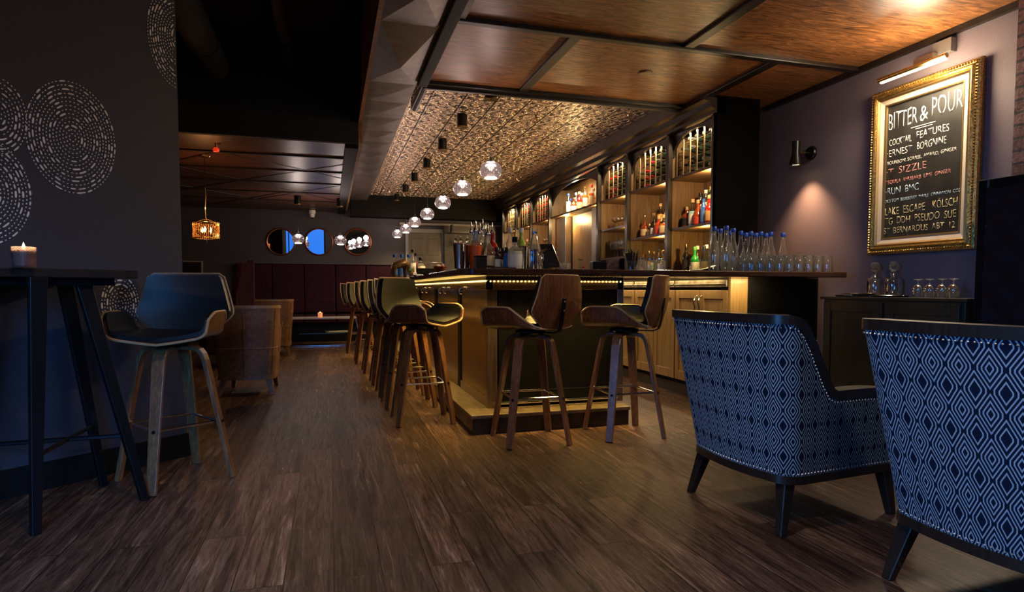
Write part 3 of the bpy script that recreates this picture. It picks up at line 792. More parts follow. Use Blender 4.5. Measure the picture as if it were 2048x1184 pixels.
# bay 0 middle shelf
Z = 1.5435
shelf_row(Z, 4.81, 5.46, [('round','pale','gold','cream','pale gold'), ('tall','amber','gold','tan','tall amber'), ('round','red','cork','tan','deep red tan-labelled'), ('slim','blue','black','blue','slim blue'), ('bell','cognac','cork','red','cognac-coloured'), ('round','aqua','cork','white','round pale blue'), ('squat','cognac','cork','black','squat dark cognac')], 'the middle shelf of the nearest bay', 'bottles on the middle shelf of the nearest bay')
shelf_row(Z+0.07, 4.86, 5.40, [('tall','gold','gold','cream','tall gold'), ('tall','lime','gold','green','tall green-labelled'), ('round','gold','red','cream','red-topped gold'), ('tall','amber','cork','black','tall cork-topped amber'), ('slim','pale','white','cream','slim pale'), ('round','amber','black','cream','round amber')], 'the rear rank, nearest bay middle shelf', 'rear bottles on the middle shelf of the nearest bay', xs=(3.53,))
Z = 1.0705
shelf_row(Z, 4.85, 5.46, [('round','green','red','white','red-topped green'), ('bell','clear','black','white','clear white-labelled'), ('round','clear','steel','cream','clear cream-labelled'), ('slim','clear','white',None,'slim unlabelled clear'), ('round','green','green','white','bright green'), ('slim','clear','white','cream','slim clear'), ('tall','dark','gold','black','tall black'), ('squat','dark','black','cream','squat dark')], 'the bottom of the nearest bay', 'bottles at the bottom of the nearest bay', xs=(3.37, 3.45))
shelf_row(Z, 4.90, 5.40, [('tall','gold','gold','green','tall gold'), ('tall','clear','gold','white','tall gold-topped clear'), ('bell','gold','gold','cream','bell-shaped gold'), ('round','clear','blue','white','blue-topped clear')], 'the rear rank, nearest bay bottom', 'rear bottles at the bottom of the nearest bay', xs=(3.57,))
for k, (sh, co, ca, la, ds) in enumerate((('slim','amber','gold','cream','slim amber'), ('tall','cognac','red','tan','tall red-topped cognac'), ('slim','gold','black','cream','slim gold'), ('tall','clear','gold','blue','tall blue-labelled clear'), ('slim','amber','red','white','slim red-topped amber'), ('tall','gold','green','green','tall green-topped gold'))):
    bottle(sh, co, ca, la, (3.618, 4.90+k*0.085, 1.6135), '%s bottle at the back of the nearest bay, middle shelf' % ds, 'rearmost bottles on the middle shelf of the nearest bay')
# bay 1 middle shelf
Z = 1.5135
shelf_row(Z, 5.60, 6.32, [('round','dark','cork','black','black-labelled dark'), ('round','cognac','cork','tan','tan-labelled cognac'), ('squat','amber','cork','cream','squat round-labelled amber'), ('squat','cognac','cork','red','squat red-labelled cognac'), ('bell','dark','gold','white','dark white-labelled'), ('small','gold','gold','cream','small gold'), ('squat','cognac','steel','cream','large dark red pourer-topped', 1)], 'the middle shelf of the second bay', 'bottles on the middle shelf of the second bay')
shelf_row(Z+0.07, 5.64, 6.25, [('tall','pale','gold','red','tall red-labelled pale'), ('tall','amber','gold','tan','tall gold-topped amber'), ('tall','pale','gold','cream','tall pale'), ('tall','gold','cork','cream','tall cork-topped gold')], 'the rear rank, second bay middle shelf', 'rear bottles on the middle shelf of the second bay', xs=(3.56,))
Z = 1.0705
shelf_row(Z, 5.62, 6.30, [('round','lime','gold','green','yellow-green'), ('tall','clear','gold','white','tall clear'), ('bell','clear','cork',None,'bell-shaped clear'), ('tall','clear','cork','cream','tall cork-topped clear'), ('round','clear','gold',None,'unlabelled clear'), ('tall','clear','gold',None,'tall unlabelled clear')], 'the bottom of the second bay', 'bottles at the bottom of the second bay', xs=(3.52, 3.60))
for k, (sh, co, ca, la, ds) in enumerate((('slim','clear','gold','cream','slim clear'), ('round','gold','cork','cream','round gold'), ('slim','clear','black','white','slim white-labelled clear'), ('round','pale','gold','green','round green-labelled pale'), ('slim','gold','gold','white','slim white-labelled gold'), ('bell','amber','cork','cream','bell-shaped amber'))):
    bottle(sh, co, ca, la, (3.37, 5.66+k*0.105, 1.0705), '%s bottle at the front of the second bay, lowest level' % ds, 'front bottles at the bottom of the second bay')
# wide bay top shelf
Z = 2.0435
shelf_row(Z, 7.28, 8.75, [('round','cognac','black','green','green-labelled cognac'), ('squat','red','black','cream','squat deep red'), ('slim','orange','gold','cream','slim orange'), ('round','red','gold','cream','cream-labelled red'), ('tall','orange','red','cream','red-topped orange'), ('round','amber','gold','tan','tan-labelled amber'), ('tall','orange','gold','white','white-labelled orange'), ('squat','amber','cork','cream','squat cream-labelled amber'), ('round','red','cork','cream','cork-topped red'), ('round','amber','white','cream','white-topped amber'), ('squat','cognac','gold','white','squat white-labelled cognac'), ('tall','clear','white','white','tall clear'), ('tall','aqua','blue','white','tall pale blue'), ('bell','aqua','blue','blue','bell-shaped pale blue')], 'the upper shelf of the wide bay', 'bottles on the upper shelf of the wide bay', xs=(3.42, 3.50))
# far bays
shelf_row(1.0705, 9.1, 9.8, [('round','lime','gold','green','green-labelled'), ('tall','gold','gold','cream','tall gold'), ('round','pale','cork','cream','pale'), ('slim','gold','gold','cream','slim gold')], 'the bottom of the bay past the wide bay', 'bottles in the bay past the wide bay')
shelf_row(1.5435, 10.0, 10.7, [('tall','gold','gold','cream','tall gold'), ('round','pale','gold','cream','pale'), ('slim','gold','cork','tan','slim tan-labelled gold')], 'the middle shelf of the middle far bay', 'bottles in the middle far bay')
shelf_row(1.5435, 10.9, 11.5, [('tall','gold','gold','cream','tall gold'), ('slim','gold','gold','cream','slim gold')], 'the middle shelf of the farthest bay', 'bottles in the farthest bay')

# stemware
def stemglass(name, cat, bowl, stem, foot, inverted=False):
    prof = [(foot, 0.0), (foot*0.9, 0.003), (0.006, 0.008), (0.004, stem*0.5), (0.005, stem)] + [(r, stem+h) for r, h in bowl]
    if inverted:
        H = prof[-1][1]; prof = [(r, H-h) for r, h in prof]
    o = MB().lathe(prof, 16, cap=False).build(name, M['glass'], smooth=True); o['category'] = cat
    return o
winegl_s = Stock(lambda: stemglass('wine_glass', 'wine glass', [(0.02, 0.006), (0.036, 0.03), (0.041, 0.06), (0.036, 0.10), (0.031, 0.13)], 0.095, 0.036))
coupe_s = Stock(lambda: stemglass('coupe_glass', 'cocktail glass', [(0.025, 0.006), (0.043, 0.024), (0.048, 0.045), (0.047, 0.055)], 0.08, 0.034))
snifter_s = Stock(lambda: stemglass('brandy_glass', 'brandy glass', [(0.018, 0.003), (0.034, 0.022), (0.0365, 0.042), (0.032, 0.058), (0.026, 0.086)], 0.034, 0.028, True))
def tumbler_make():
    o = MB().lathe([(0.041, 0.0), (0.0415, 0.002), (0.034, 0.112), (0.030, 0.124), (0.0, 0.126)], 18, cap=False).build('pint_glass', M['glass'], smooth=True)
    MB().lathe([(0.032, 0.112), (0.0, 0.110)], 16, cap=False).build('glass_base', M['glass'], o, smooth=True)
    o['category'] = 'glass'; return o
pint_s = Stock(tumbler_make)
for i in range(8):
    for j in range(2):
        winegl_s.put((3.40+j*0.11, 6.475+i*0.087+j*0.03, 1.3235), 0, 'stemmed wine glass, %s from the near side, %s rank of the lit glass shelf' % (ORD[i], ('front', 'rear')[j]), 'wine glasses on the lit glass shelf')
for i in range(4):
    coupe_s.put((3.42, 6.72+i*0.10, 1.6835), 0, 'shallow cocktail glass above the wine glasses, %s from the near side' % ORD[i], 'cocktail glasses above the wine glasses')
for i in range(3):
    pint_s.put((3.42, 6.47+i*0.085, 1.6835), 0, 'straight glass beside the cocktail glasses above the wine glasses, %s from the near side' % ORD[i], 'straight glasses above the wine glasses')
for i in range(4):
    coupe_s.put((3.42, 9.20+i*0.14, 1.6335), 0, 'shallow cocktail glass in the bay past the wide bay, %s from the near side' % ORD[i], 'cocktail glasses in the bay past the wide bay')

# ------------------------------------------------------------------ things on the bar top
ZT = 1.0705
water_shapes = [(0.0, 0.0), (0.036, 0.0), (0.039, 0.008), (0.039, 0.13), (0.034, 0.17), (0.017, 0.235), (0.0145, 0.30)]
def water_make():
    o = MB().lathe(water_shapes, 20, cap=False).build('water_bottle', M['glass'], smooth=True)
    MB().lathe([(0.017, 0.295), (0.018, 0.30), (0.018, 0.322), (0.015, 0.326), (0, 0.326)], 14).build('cap', M['bluecap'], o, smooth=True)
    o['category'] = 'water bottle'; return o
water_s = Stock(water_make)
wpx = [(1426, 3.93), (1438, 4.05), (1450, 3.86), (1457, 4.19), (1464, 3.99), (1479, 4.16), (1489, 4.28), (1499, 4.17), (1509, 4.28), (1519, 4.17), (1529, 4.28), (1539, 4.17), (1563, 4.20)]
for i, (p, Y) in enumerate(wpx):
    water_s.put((px_to_x(p, Y), Y, ZT), 0, 'blue-capped water bottle at the end of the bar top, %s from the left' % ORD[i], 'blue-capped water bottles on the bar top')
n = 0
for j, Y in enumerate((3.84, 3.95, 4.06)):
    x = px_to_x(1500, 3.84) + 0.029*j; i = 0
    while x < 3.735:
        pint_s.put((x, Y, ZT), 0, 'upturned pint glass, %s from the left in the %s row, on the bar top' % (ORD[i], ('front', 'middle', 'rear')[j]), 'upturned pint glasses on the bar top')
        x += 0.0865; i += 1
# cluster of pouring bottles at the bar corner
def on_bar(px, Y): return (px_to_x(px, Y), Y, ZT)
CL = [('slim','clear','steel','white',943,4.20,'slim clear pourer-topped'), ('tall','blue','steel','red',951,4.31,'red-labelled pourer-topped blue'), ('tall','clear','steel','white',966,4.20,'tall clear pourer-topped'), ('slim','dark','steel','red',972,4.31,'slim dark red-labelled pourer-topped'), ('round','amber','steel','cream',960,4.09,'amber pourer-topped'), ('round','orange','steel',None,952,3.98,'orange pourer-topped'), ('bell','clear','steel','cream',976,3.98,'clear bell-shaped pourer-topped'), ('round','red','steel','red',985,4.09,'bright red pourer-topped')]
for sh, co, ca, la, p, Y, ds in CL:
    bottle(sh, co, ca, la, on_bar(p, Y), '%s bottle in the cluster at the bar top corner' % ds, 'pouring bottles at the bar corner', pour=True)
def shaker_make():
    o = MB().lathe([(0.030, 0.0), (0.031, 0.003), (0.041, 0.155), (0.043, 0.158)], 20, cap=False).build('mixing_tin', M['chrome'], smooth=True)
    MB().lathe([(0.0, 0.004), (0.030, 0.002)], 20, cap=False).build('tin_base', M['chrome'], o)
    MB().lathe([(0.0415, 0.155), (0.044, 0.157), (0.044, 0.161), (0.0415, 0.162)], 20, cap=False).build('rolled_rim', M['copper'], o)
    o['category'] = 'shaker'; return o
sk = Stock(shaker_make)
for p, Y, l in ((919, 3.90, 'steel cocktail tin with copper rim nearest the bar corner'), (929, 4.05, 'steel cocktail tin behind the copper-rimmed one at the bar corner'), (1036, 4.12, 'steel cocktail tin left of the spouted jug'), (1046, 4.02, 'steel cocktail tin directly beside the spouted jug')):
    sk.put(on_bar(p, Y), 0, l, 'cocktail tins on the bar top')
# cream carton, dark box, small bitters bottles
tag(MB().box(-.02, .02, -.02, .02, 0, 0.17).build('juice_carton', labmat['cream'], bev=0.003, loc=on_bar(926, 4.20)), 'tall cream carton behind the cocktail tins at the bar corner', 'carton')
cb = empty('condiment_caddy', on_bar(961, 3.87), 0, 'low dark condiment box standing in front of the pouring bottles', 'condiment box')
MB().box(-0.035, 0.035, -0.04, 0.04, 0, 0.075).build('body', M['blackwood'], cb, bev=0.004)
MB().box(-0.037, 0.037, -0.042, 0.042, 0.075, 0.083).build('lid', M['blackmetal'], cb, bev=0.003)
tray = empty('bar_mat', on_bar(993, 3.84), 0, 'thin steel bar mat lying in front of the small bitters bottles', 'bar mat')
MB().box(-0.06, 0.12, -0.05, 0.05, 0, 0.006).build('mat', M['chrome'], tray, bev=0.002)
MB().box(-0.055, 0.115, -0.045, 0.045, 0.006, 0.009).build('ribbed_top', M['black'], tray)
for k, (p, Y, co, la) in enumerate(((994, 4.00, 'dark', 'white'), (998, 4.17, 'amber', 'red'), (1006, 4.08, 'dark', 'cream'), (1013, 4.17, 'red', 'white'), (984, 4.20, 'gold', 'cream'), (1022, 4.10, 'amber', 'white'))):
    bottle('small', co, 'black', la, on_bar(p, Y), 'small %s bitters bottle with %s label between the bottle cluster and the blue bottle' % (co, la), 'small bitters bottles on the bar top', name='bitters_bottle')
bottle('small', 'blue', 'black', None, on_bar(1014, 3.99), 'small round deep blue bottle standing on the bar top', None, name='bitters_bottle')
bottle('squat', 'pale', 'black', 'white', on_bar(1030, 3.93), 'squat white-labelled bottle beside the small blue bottle on the bar top', None)
bottle('tall', 'lime', 'white', 'green', on_bar(1042, 4.27), 'tall yellow-green bottle standing behind the steel cocktail tins', None)
bottle('tall', 'clear', 'white', 'white', on_bar(1020, 4.27), 'tall clear white-topped bottle behind the squat white-labelled bottle', None)
# spouted steel jug and carafe
jg = empty('steel_jug', on_bar(1066, 3.93), 0, 'steel spouted jug on the bar top in front of the conical carafe', 'jug')
MB().lathe([(0.0, 0.003), (0.042, 0.0), (0.044, 0.004), (0.040, 0.10), (0.037, 0.12), (0.041, 0.135)], 20, cap=False).build('body', M['chrome'], jg, smooth=True)
MB().tube([(0.038, 0, 0.10), (0.06, 0, 0.12), (0.085, 0, 0.135), (0.10, 0, 0.137)], [0.012, 0.009, 0.006, 0.006], 8).build('spout', M['chrome'], jg, smooth=True)
MB().tube([(0.040, 0, 0.115), (0.07, 0.0, 0.10), (0.075, 0, 0.07), (0.042, 0, 0.03)], 0.005, 8).build('handle', M['chrome'], jg, smooth=True)
cf = empty('conical_carafe', on_bar(1069, 4.11), 0, 'tall clear conical carafe standing behind the steel jug on the bar top', 'carafe')
MB().lathe([(0.0, 0.003), (0.062, 0.0), (0.064, 0.006), (0.055, 0.10), (0.026, 0.235), (0.020, 0.27), (0.022, 0.29)], 20, cap=False).build('body', M['glass'], cf, smooth=True)
MB().lathe([(0.021, 0.255), (0.026, 0.258), (0.026, 0.268), (0.021, 0.27)], 16, cap=False).build('collar', M['chrome'], cf, smooth=True)
# till screen seen from behind
ts = empty('till_screen', on_bar(1092, 4.23), R(-14), 'black till screen leaning back on the bar top beside the carafe', 'till screen')
m_ = Matrix.Rotation(R(-16), 4, 'X')
g = MB().prism([(-0.125, 0.03), (0.10, 0.03), (0.10, 0.05), (0.045, 0.205), (-0.13, 0.205)], -0.012, 0.012, 'y')
g.v = [tuple(m_ @ Vector(p)) for p in g.v]
g.build('screen_housing', M['blackmetal'], ts, bev=0.004)
g = MB().box(-0.12, 0.04, 0.012, 0.014, 0.06, 0.195); g.v = [tuple(m_ @ Vector(p)) for p in g.v]
g.build('screen', plain('dim_screen', (0.02, 0.03, 0.04), 0.15), ts)
MB().box(-0.09, 0.09, -0.03, 0.09, 0, 0.012).box(-0.02, 0.02, 0.0, 0.03, 0.01, 0.08).build('stand', M['blackmetal'], ts, bev=0.003)
g = MB().tube([tuple(m_ @ Vector((0.100, -0.012, 0.05))), tuple(m_ @ Vector((0.072, -0.012, 0.13))), tuple(m_ @ Vector((0.045, -0.012, 0.205)))], 0.003, 6)
g.build('bright_edge', M['chrome'], ts)
# small items toward the back shelf
for p, Y, l in ((1126, 4.12, 'short clear glass on the bar top right of the till screen'), (1134, 4.14, 'short clear glass on the bar top, farther right of the till screen')):
    tag(MB().lathe([(0.0, 0.003), (0.024, 0.0), (0.027, 0.055)], 16, cap=False).build('shot_glass', M['glass'], smooth=True, loc=on_bar(p, Y)), l, 'glass', 'short glasses beside the till screen')
sm = empty('bar_tool_stand', on_bar(1160, 4.12), 0, 'small brass T-shaped stand on the bar top between till and picture card', 'stand')
MB().cyl((0, 0, 0), 0.016, 0.004, 14).build('base', M['brass'], sm); MB().cyl((0, 0, 0.004), 0.0035, 0.075, 8).build('stem', M['brass'], sm); MB().box(-0.018, 0.018, -0.004, 0.004, 0.077, 0.084).build('crossbar', M['brass'], sm)
sr = empty('sugar_shaker', on_bar(1167, 4.16), 0, 'tiny red-lidded shaker beside the small brass stand', 'shaker')
MB().cyl((0, 0, 0), 0.012, 0.022, 12).build('body', M['glass'], sr); MB().cyl((0, 0, 0.022), 0.013, 0.012, 12).build('lid', M['red'], sr)
pc = empty('picture_card', on_bar(1225, 4.14), R(-12), 'small square card with pinkish relief propped upright on the bar top', 'picture card')
MB().box(-0.048, 0.048, -0.004, 0.004, 0, 0.092).build('card', plain('card_relief', (0.16, 0.075, 0.07), 0.5, 0, 1.0, 28, 0.9), pc, bev=0.001)
MB().box(-0.05, 0.05, 0.004, 0.03, 0, 0.012).build('foot', M['blackmetal'], pc)
tag(MB().box(-0.055, 0.055, -0.03, 0.03, 0, 0.07).build('napkin_box', M['blackmetal'], bev=0.004, loc=on_bar(1196, 4.16)), 'black napkin box beside the small picture card', 'box')
so = empty('straw_holder', on_bar(1262, 4.10), 0, 'black straw holder bristling with black straws on the bar top', 'straw holder')
MB().lathe([(0.0, 0.002), (0.036, 0.0), (0.040, 0.075), (0.037, 0.075), (0.034, 0.004)], 16, cap=False).build('cup', M['glass'], so, smooth=True)
straw = MB()
for i in range(34):
    a = random.uniform(0, 2*PI); r = random.uniform(0.004, 0.026); t_ = random.uniform(1.4, 3.0)
    straw.tube([(r*math.cos(a), r*math.sin(a), 0.004), (r*t_*math.cos(a), r*t_*math.sin(a), random.uniform(0.13, 0.165))], 0.003, 5)
tag(straw.build('straws', plain('black_straw', (0.02, 0.02, 0.024), 0.25), so), kind='stuff')
# swing-top jars in front of the second bay
def jar_make():
    o = MB().lathe([(0.0, 0.003), (0.036, 0.0), (0.038, 0.005), (0.038, 0.075), (0.032, 0.088), (0.032, 0.094)], 18, cap=False).build('glass_jar', M['glass'], smooth=True)
    MB().lathe([(0.0, 0.10), (0.034, 0.098), (0.034, 0.092)], 18, cap=False).build('lid', M['chrome'], o, smooth=True)
    o['category'] = 'jar'; return o
js = Stock(jar_make)
for i, p in enumerate((1280, 1300, 1320)):
    js.put(on_bar(p, 4.16+0.02*(i % 2)), 0, 'short lidded glass jar right of the straws on the bar top, %s from the left' % ORD[i], 'lidded glass jars on the bar top')
tk = empty('bar_tray', on_bar(1412, 4.02), R(-8), 'low black tray with a raised end left of the water bottles', 'tray')
MB().box(-0.10, 0.10, -0.05, 0.05, 0, 0.012).build('base', M['blackmetal'], tk, bev=0.003)
MB().prism([(-0.09, 0.012), (0.10, 0.012), (0.10, 0.05), (0.06, 0.045), (-0.02, 0.022)], -0.04, 0.04, 'y').build('raised_end', M['blackmetal'], tk, bev=0.004)

# far part of the bar: beast figurine, blue-lidded jars, bottles
fy = 7.0; fx = px_to_x(806, fy)
bn = MB()
spine = [(-0.12, 0, 0.085), (-0.09, 0, 0.125), (-0.03, 0, 0.150), (0.02, 0, 0.155), (0.055, 0, 0.13), (0.085, 0, 0.095), (0.10, 0, 0.075)]
bn.tube(spine, [0.018, 0.040, 0.045, 0.055, 0.048, 0.034, 0.014], 12)
for lx, ly in ((-0.09, 0.022), (-0.09, -0.022), (0.03, 0.024), (0.03, -0.024)):
    bn.tube([(lx, ly, 0.12), (lx-0.008, ly, 0.06), (lx, ly, 0.0)], [0.024, 0.012, 0.010], 8)
bf = bn.build('bull_figurine', plain('dark_bronze_figure', (0.14, 0.08, 0.03), 0.3, 0.6, 0.3, 60, 0.4), smooth=True, loc=(fx, fy, ZT), rz=R(10))
tag(bf, 'small dark bronze bull figurine standing on the far part of the bar top', 'figurine')
MB().tube([(0.08, -0.012, 0.12), (0.09, -0.035, 0.13), (0.095, -0.045, 0.15)], [0.006, 0.005, 0.002], 6).tube([(0.08, 0.012, 0.12), (0.09, 0.035, 0.13), (0.095, 0.045, 0.15)], [0.006, 0.005, 0.002], 6).build('horns', M['brass'], bf, smooth=True)
MB().tube([(-0.125, 0, 0.10), (-0.14, 0, 0.07), (-0.14, 0, 0.03)], [0.005, 0.004, 0.006], 6).build('tail', M['blackmetal'], bf, smooth=True)
for i, p in enumerate((790, 804, 818)):
    Y = 7.3
    bottle('round', 'clear', 'blue', 'blue', (px_to_x(p, Y), Y, ZT), 'clear blue-capped bottle behind the bull figurine, %s from the left' % ORD[i], 'blue-capped bottles behind the figurine')
for p, Y, sh, co, la, l in ((826, 6.9, 'tall', 'clear', 'white', 'tall clear bottle just right of the bull figurine'), (832, 7.25, 'slim', 'orange', 'red', 'slim orange bottle just right of the bull figurine'), (842, 6.75, 'squat', 'pale', 'red', 'squat pale red-labelled bottle right of the bull figurine')):
    bottle(sh, co, 'black', la, (px_to_x(p, Y), Y, ZT), l, None)
bw = empty('garnish_pot', (px_to_x(823, 6.3), 6.3, ZT), 0, 'small tapered garnish pot with green sprigs on the far bar top', 'pot')
MB().lathe([(0.0, 0.002), (0.025, 0.0), (0.035, 0.055), (0.032, 0.055), (0.0, 0.045)], 14, cap=False).build('pot', M['brass'], bw, smooth=True)
sp_ = MB()
for i in range(9):
    a = i*0.7; sp_.tube([(0.012*math.cos(a), 0.012*math.sin(a), 0.04), (0.03*math.cos(a), 0.03*math.sin(a), 0.075)], [0.006, 0.002], 5)
sp_.build('sprigs', plain('green_sprig', (0.06, 0.2, 0.04), 0.5), bw)
cb = empty('napkin_stack', (px_to_x(836, 6.0), 6.0, ZT), R(5), 'low stack of white napkins on the bar top beside the garnish pot', 'napkins')
MB().box(-0.06, 0.06, -0.06, 0.06, 0, 0.03).build('napkins', M['white'], cb, bev=0.002)
MB().box(-0.064, 0.064, -0.064, 0.064, -0.0, 0.006).build('napkin_tray', M['blackmetal'], cb)
bh = empty('hooped_caddy', (px_to_x(862, 5.4), 5.4, ZT), R(5), 'black bar caddy under a bright steel hoop on the side of the bar', 'caddy')
MB().tube([(-0.12, 0, 0.0), (-0.12, 0, 0.085), (-0.10, 0, 0.10), (0.10, 0, 0.10), (0.12, 0, 0.085), (0.12, 0, 0.0)], 0.005, 8).build('hoop', M['chrome'], bh, smooth=True)
MB().box(-0.105, 0.105, -0.05, 0.05, 0, 0.05).build('box', M['black'], bh, bev=0.004)
sb = empty('shell_bowl', (px_to_x(881, 4.75), 4.75, ZT), 0, 'small round copper-toned bowl of shells near the bar corner', 'bowl')
MB().lathe([(0.0, 0.002), (0.03, 0.0), (0.05, 0.03), (0.054, 0.045), (0.048, 0.03), (0.0, 0.006)], 16, cap=False).build('bowl', M['copper'], sb, smooth=True)
cl = MB()
for i in range(14): cl.lathe([(0, -0.012), (0.010, -0.006), (0.012, 0.004), (0, 0.012)], 6, (random.uniform(-.03, .03), random.uniform(-.03, .03), 0.035+random.uniform(0, .015)))
tag(cl.build('shells', plain('pink_shell', (0.6, 0.36, 0.28), 0.4), sb, smooth=True), kind='stuff')

# ------------------------------------------------------------------ bar stools
def smooth01(t): t = max(0, min(1, t)); return t*t*(3-2*t)
def seat_section(s, a):
    """s -1..1 across the seat; a = arm amount 0..1 -> (x, z)"""
    fl, rb, ln = 0.165, 0.06, 0.075
    tot = fl + rb*1.35 + ln
    d = abs(s)*tot; sg = 1 if s >= 0 else -1
    if d <= fl: x, z = d, 0.010*(d/fl)**2
    elif d <= fl + rb*1.35:
        q = (d-fl)/rb; x = fl + rb*math.sin(q); z = 0.010 + rb*(1-math.cos(q))
    else:
        q = 1.35; e = d-fl-rb*1.35; x = fl + rb*math.sin(q) + e*math.cos(q); z = 0.010 + rb*(1-math.cos(q)) + e*math.sin(q)
    return sg*(x - (1-a)*max(0, d-fl)*0.30), z*a + (1-a)*0.012*(abs(s))
def make_stool():
    root = empty('bar_stool'); root['category'] = 'bar stool'
    # seat shell
    ni, nj = 30, 14
    def shell(off, sc, y0, y1, lo=0.0):
        G = []
        for i in range(ni+1):
            s = -1 + 2*i/ni; row = []
            for j in range(nj+1):
                t = j/nj
                y = y0 + (y1-y0)*t
                a = smooth01((y+0.20)/0.19)
                if y > 0.13: a *= 1 - 0.28*((y-0.13)/0.07)**2 * (abs(s) > 0.0)
                x, z = seat_section(s*sc, a)
                wv = 1.0 - 0.20*smooth01((-0.08-y)/0.12)
                fr = -0.02*smooth01((y-0.12)/0.08)*max(0, 1-abs(s)*1.6)
                row.append(Vector((x*wv, y, 0.695 + z + fr + off)))
            G.append(row)
        return G
    sh = MB().slab(shell(0, 1.0, -0.20, 0.205), 0.014).build('seat_shell', M['walnut'], root, smooth=True)
    # pale ply edge bead around the shell
    G = shell(0.007, 1.0, -0.20, 0.205)
    edge = [G[i][nj] for i in range(ni+1)] + [G[ni][j] for j in range(nj-1, -1, -1)] + [G[i][0] for i in range(ni-1, -1, -1)] + [G[0][j] for j in range(1, nj)]
    MB().tube([p + Vector((0, 0, 0)) for p in edge], 0.0068, 6, True).build('seat_edge', M['plyedge'], root, smooth=True)
    MB().slab(shell(0.016, 0.965, -0.19, 0.195), 0.020).build('seat_pad', M['leather'], root, smooth=True)
    # back
    def back(y_off, z0, z1, k, th):
        G = []
        nz, nx = 16, 14
        for i in range(nx+1):
            s = -1+2*i/nx; row = []
            for j in range(nz+1):
                z = z0 + (z1-z0)*j/nz
                if z < 0.82: hw = 0.13 + (0.235-0.13)*smooth01((z-0.70)/0.12)
                else: hw = 0.235 - 0.055*((z-0.82)/0.20)
                hw *= k
                if z > 1.0: hw -= 0.02*((z-1.0)/0.02)**2
                x = s*hw
                y = -0.205 - (z-0.72)*0.16 + 0.62*x*x + y_off - 0.018*math.sin(PI*max(0, (z-0.72))/0.30)
                row.append(Vector((x, y, z)))
            G.append(row)
        return G
    GB = back(0, 0.715, 1.02, 1.0, 0)
    MB().slab(GB, 0.012).build('backrest', M['walnut'], root, smooth=True)
    n1, n2 = len(GB)-1, len(GB[0])-1
    edge = [GB[i][n2] for i in range(n1+1)] + [GB[n1][j] for j in range(n2-1, -1, -1)] + [GB[i][0] for i in range(n1-1, -1, -1)] + [GB[0][j] for j in range(1, n2)]
    MB().tube([p + Vector((0, -0.006, 0)) for p in edge], 0.0065, 6, True).build('back_edge', M['plyedge'], root, smooth=True)
    MB().slab(back(0.018, 0.722, 1.013, 0.965, 0), -0.016).slab(back(0.018, 0.722, 1.013, 0.965, 0), 0.012).build('back_pad', M['leather'], root, smooth=True)
    st = MB().strip([(0, -0.10, 0.678), (0, -0.19, 0.678), (0, -0.225, 0.69), (0, -0.238, 0.73), (0, -0.252, 0.80), (0, -0.262, 0.885)], (1, 0, 0), 0.034, 0.007)
    stp = st.build('back_bracket', M['blackmetal'], root, smooth=False, bev=0.001)
    bl = MB()
    for z, y in ((0.81, -0.258), (0.865, -0.264)): bl.lathe([(0.006, 0), (0.006, -0.003), (0.0, -0.005)], 8, (0, y, z), 'y')
    bl.build('bolts', M['chrome'], stp)
    MB().lathe([(0.0, 0.0), (0.085, 0.0), (0.095, 0.012), (0.095, 0.022), (0.05, 0.034), (0.0, 0.034)], 20, (0, 0, 0.662)).build('swivel_plate', M['blackmetal'], root, smooth=True)
    # legs
    for sx, sy in ((1, 1), (-1, 1), (-1, -1), (1, -1)):
        d = Vector((sx, sy, 0)).normalized(); side = Vector((-d.y, d.x, 0))
        pts = []; ws = []
        for r, z in ((0.01, 0.653), (0.07, 0.653), (0.105, 0.650), (0.128, 0.640), (0.143, 0.620), (0.153, 0.590), (0.172, 0.50), (0.222, 0.24), (0.268, 0.0)):
            pts.append(d*r + Vector((0, 0, z + (0.002 if sx*sy > 0 else 0)))); ws.append(0.058 - 0.016*(1-z/0.65))
        ws[0] = 0.05
        lg = MB().strip(pts, side, ws, 0.021).build('leg', M['legwood'], root, bev=0.003)
        sc_ = MB()
        rr = 0.215; c = d*(rr+0.012) + Vector((0, 0, 0.285))
        sc_.tube([c - d*0.002, c + d*0.004], 0.008, 8)
        sc_.build('screw_cap', M['blackmetal'], lg)
    rt = 0.207
    cs = [Vector((sx, sy, 0)).normalized()*rt + Vector((0, 0, 0.285)) for sx, sy in ((1, 1), (-1, 1), (-1, -1), (1, -1))]
    fr = MB()
    for i in range(4): fr.tube([cs[i], cs[(i+1) % 4]], 0.0068, 8)
    fr.build('footrest_frame', M['chrome'], root, smooth=True)
    return root
UPPER = ('seat_shell', 'seat_edge', 'seat_pad', 'backrest', 'back_edge', 'back_pad', 'back_bracket')
stool_s = Stock(make_stool)
def stool(x, y, leg_deg, face_deg, label, group=None):
    o = stool_s.put((x, y, 0), R(leg_deg), label, group)
    d = R(face_deg - 90 - leg_deg)
    for ch in (o.children if o is not stool_s.o else KIDS[o.name]):
        if ch.name.split('.')[0] in UPPER: ch.rotation_euler = (0, 0, d)
    return o
G_ = 'walnut and black leather bar stools along the side of the bar'
SPOTS = [(-0.745, 3.36, 35.5, 264, 'walnut bar stool beside the high table, its black leather back facing the camera', None),
    (1.187, 3.61, 0, 122, 'walnut bar stool at the bar end, left one of the two there', None),
    (1.82, 3.595, 0, 135, 'walnut bar stool at the bar end, nearest the wooden cabinets', None),
    (0.626, 4.38, 0, -46, 'walnut bar stool along the bar side, nearest the bar corner', G_)]
for i, (x, y, fd) in enumerate(((0.605, 5.02, -12), (0.60, 5.60, -18), (0.585, 6.28, -30), (0.55, 7.15, -20), (0.50, 8.10, -25), (0.43, 9.45, -15))):
    SPOTS.append((x, y, 0, fd, 'walnut bar stool along the bar side, %s after the one nearest the corner' % ORD[i], G_))
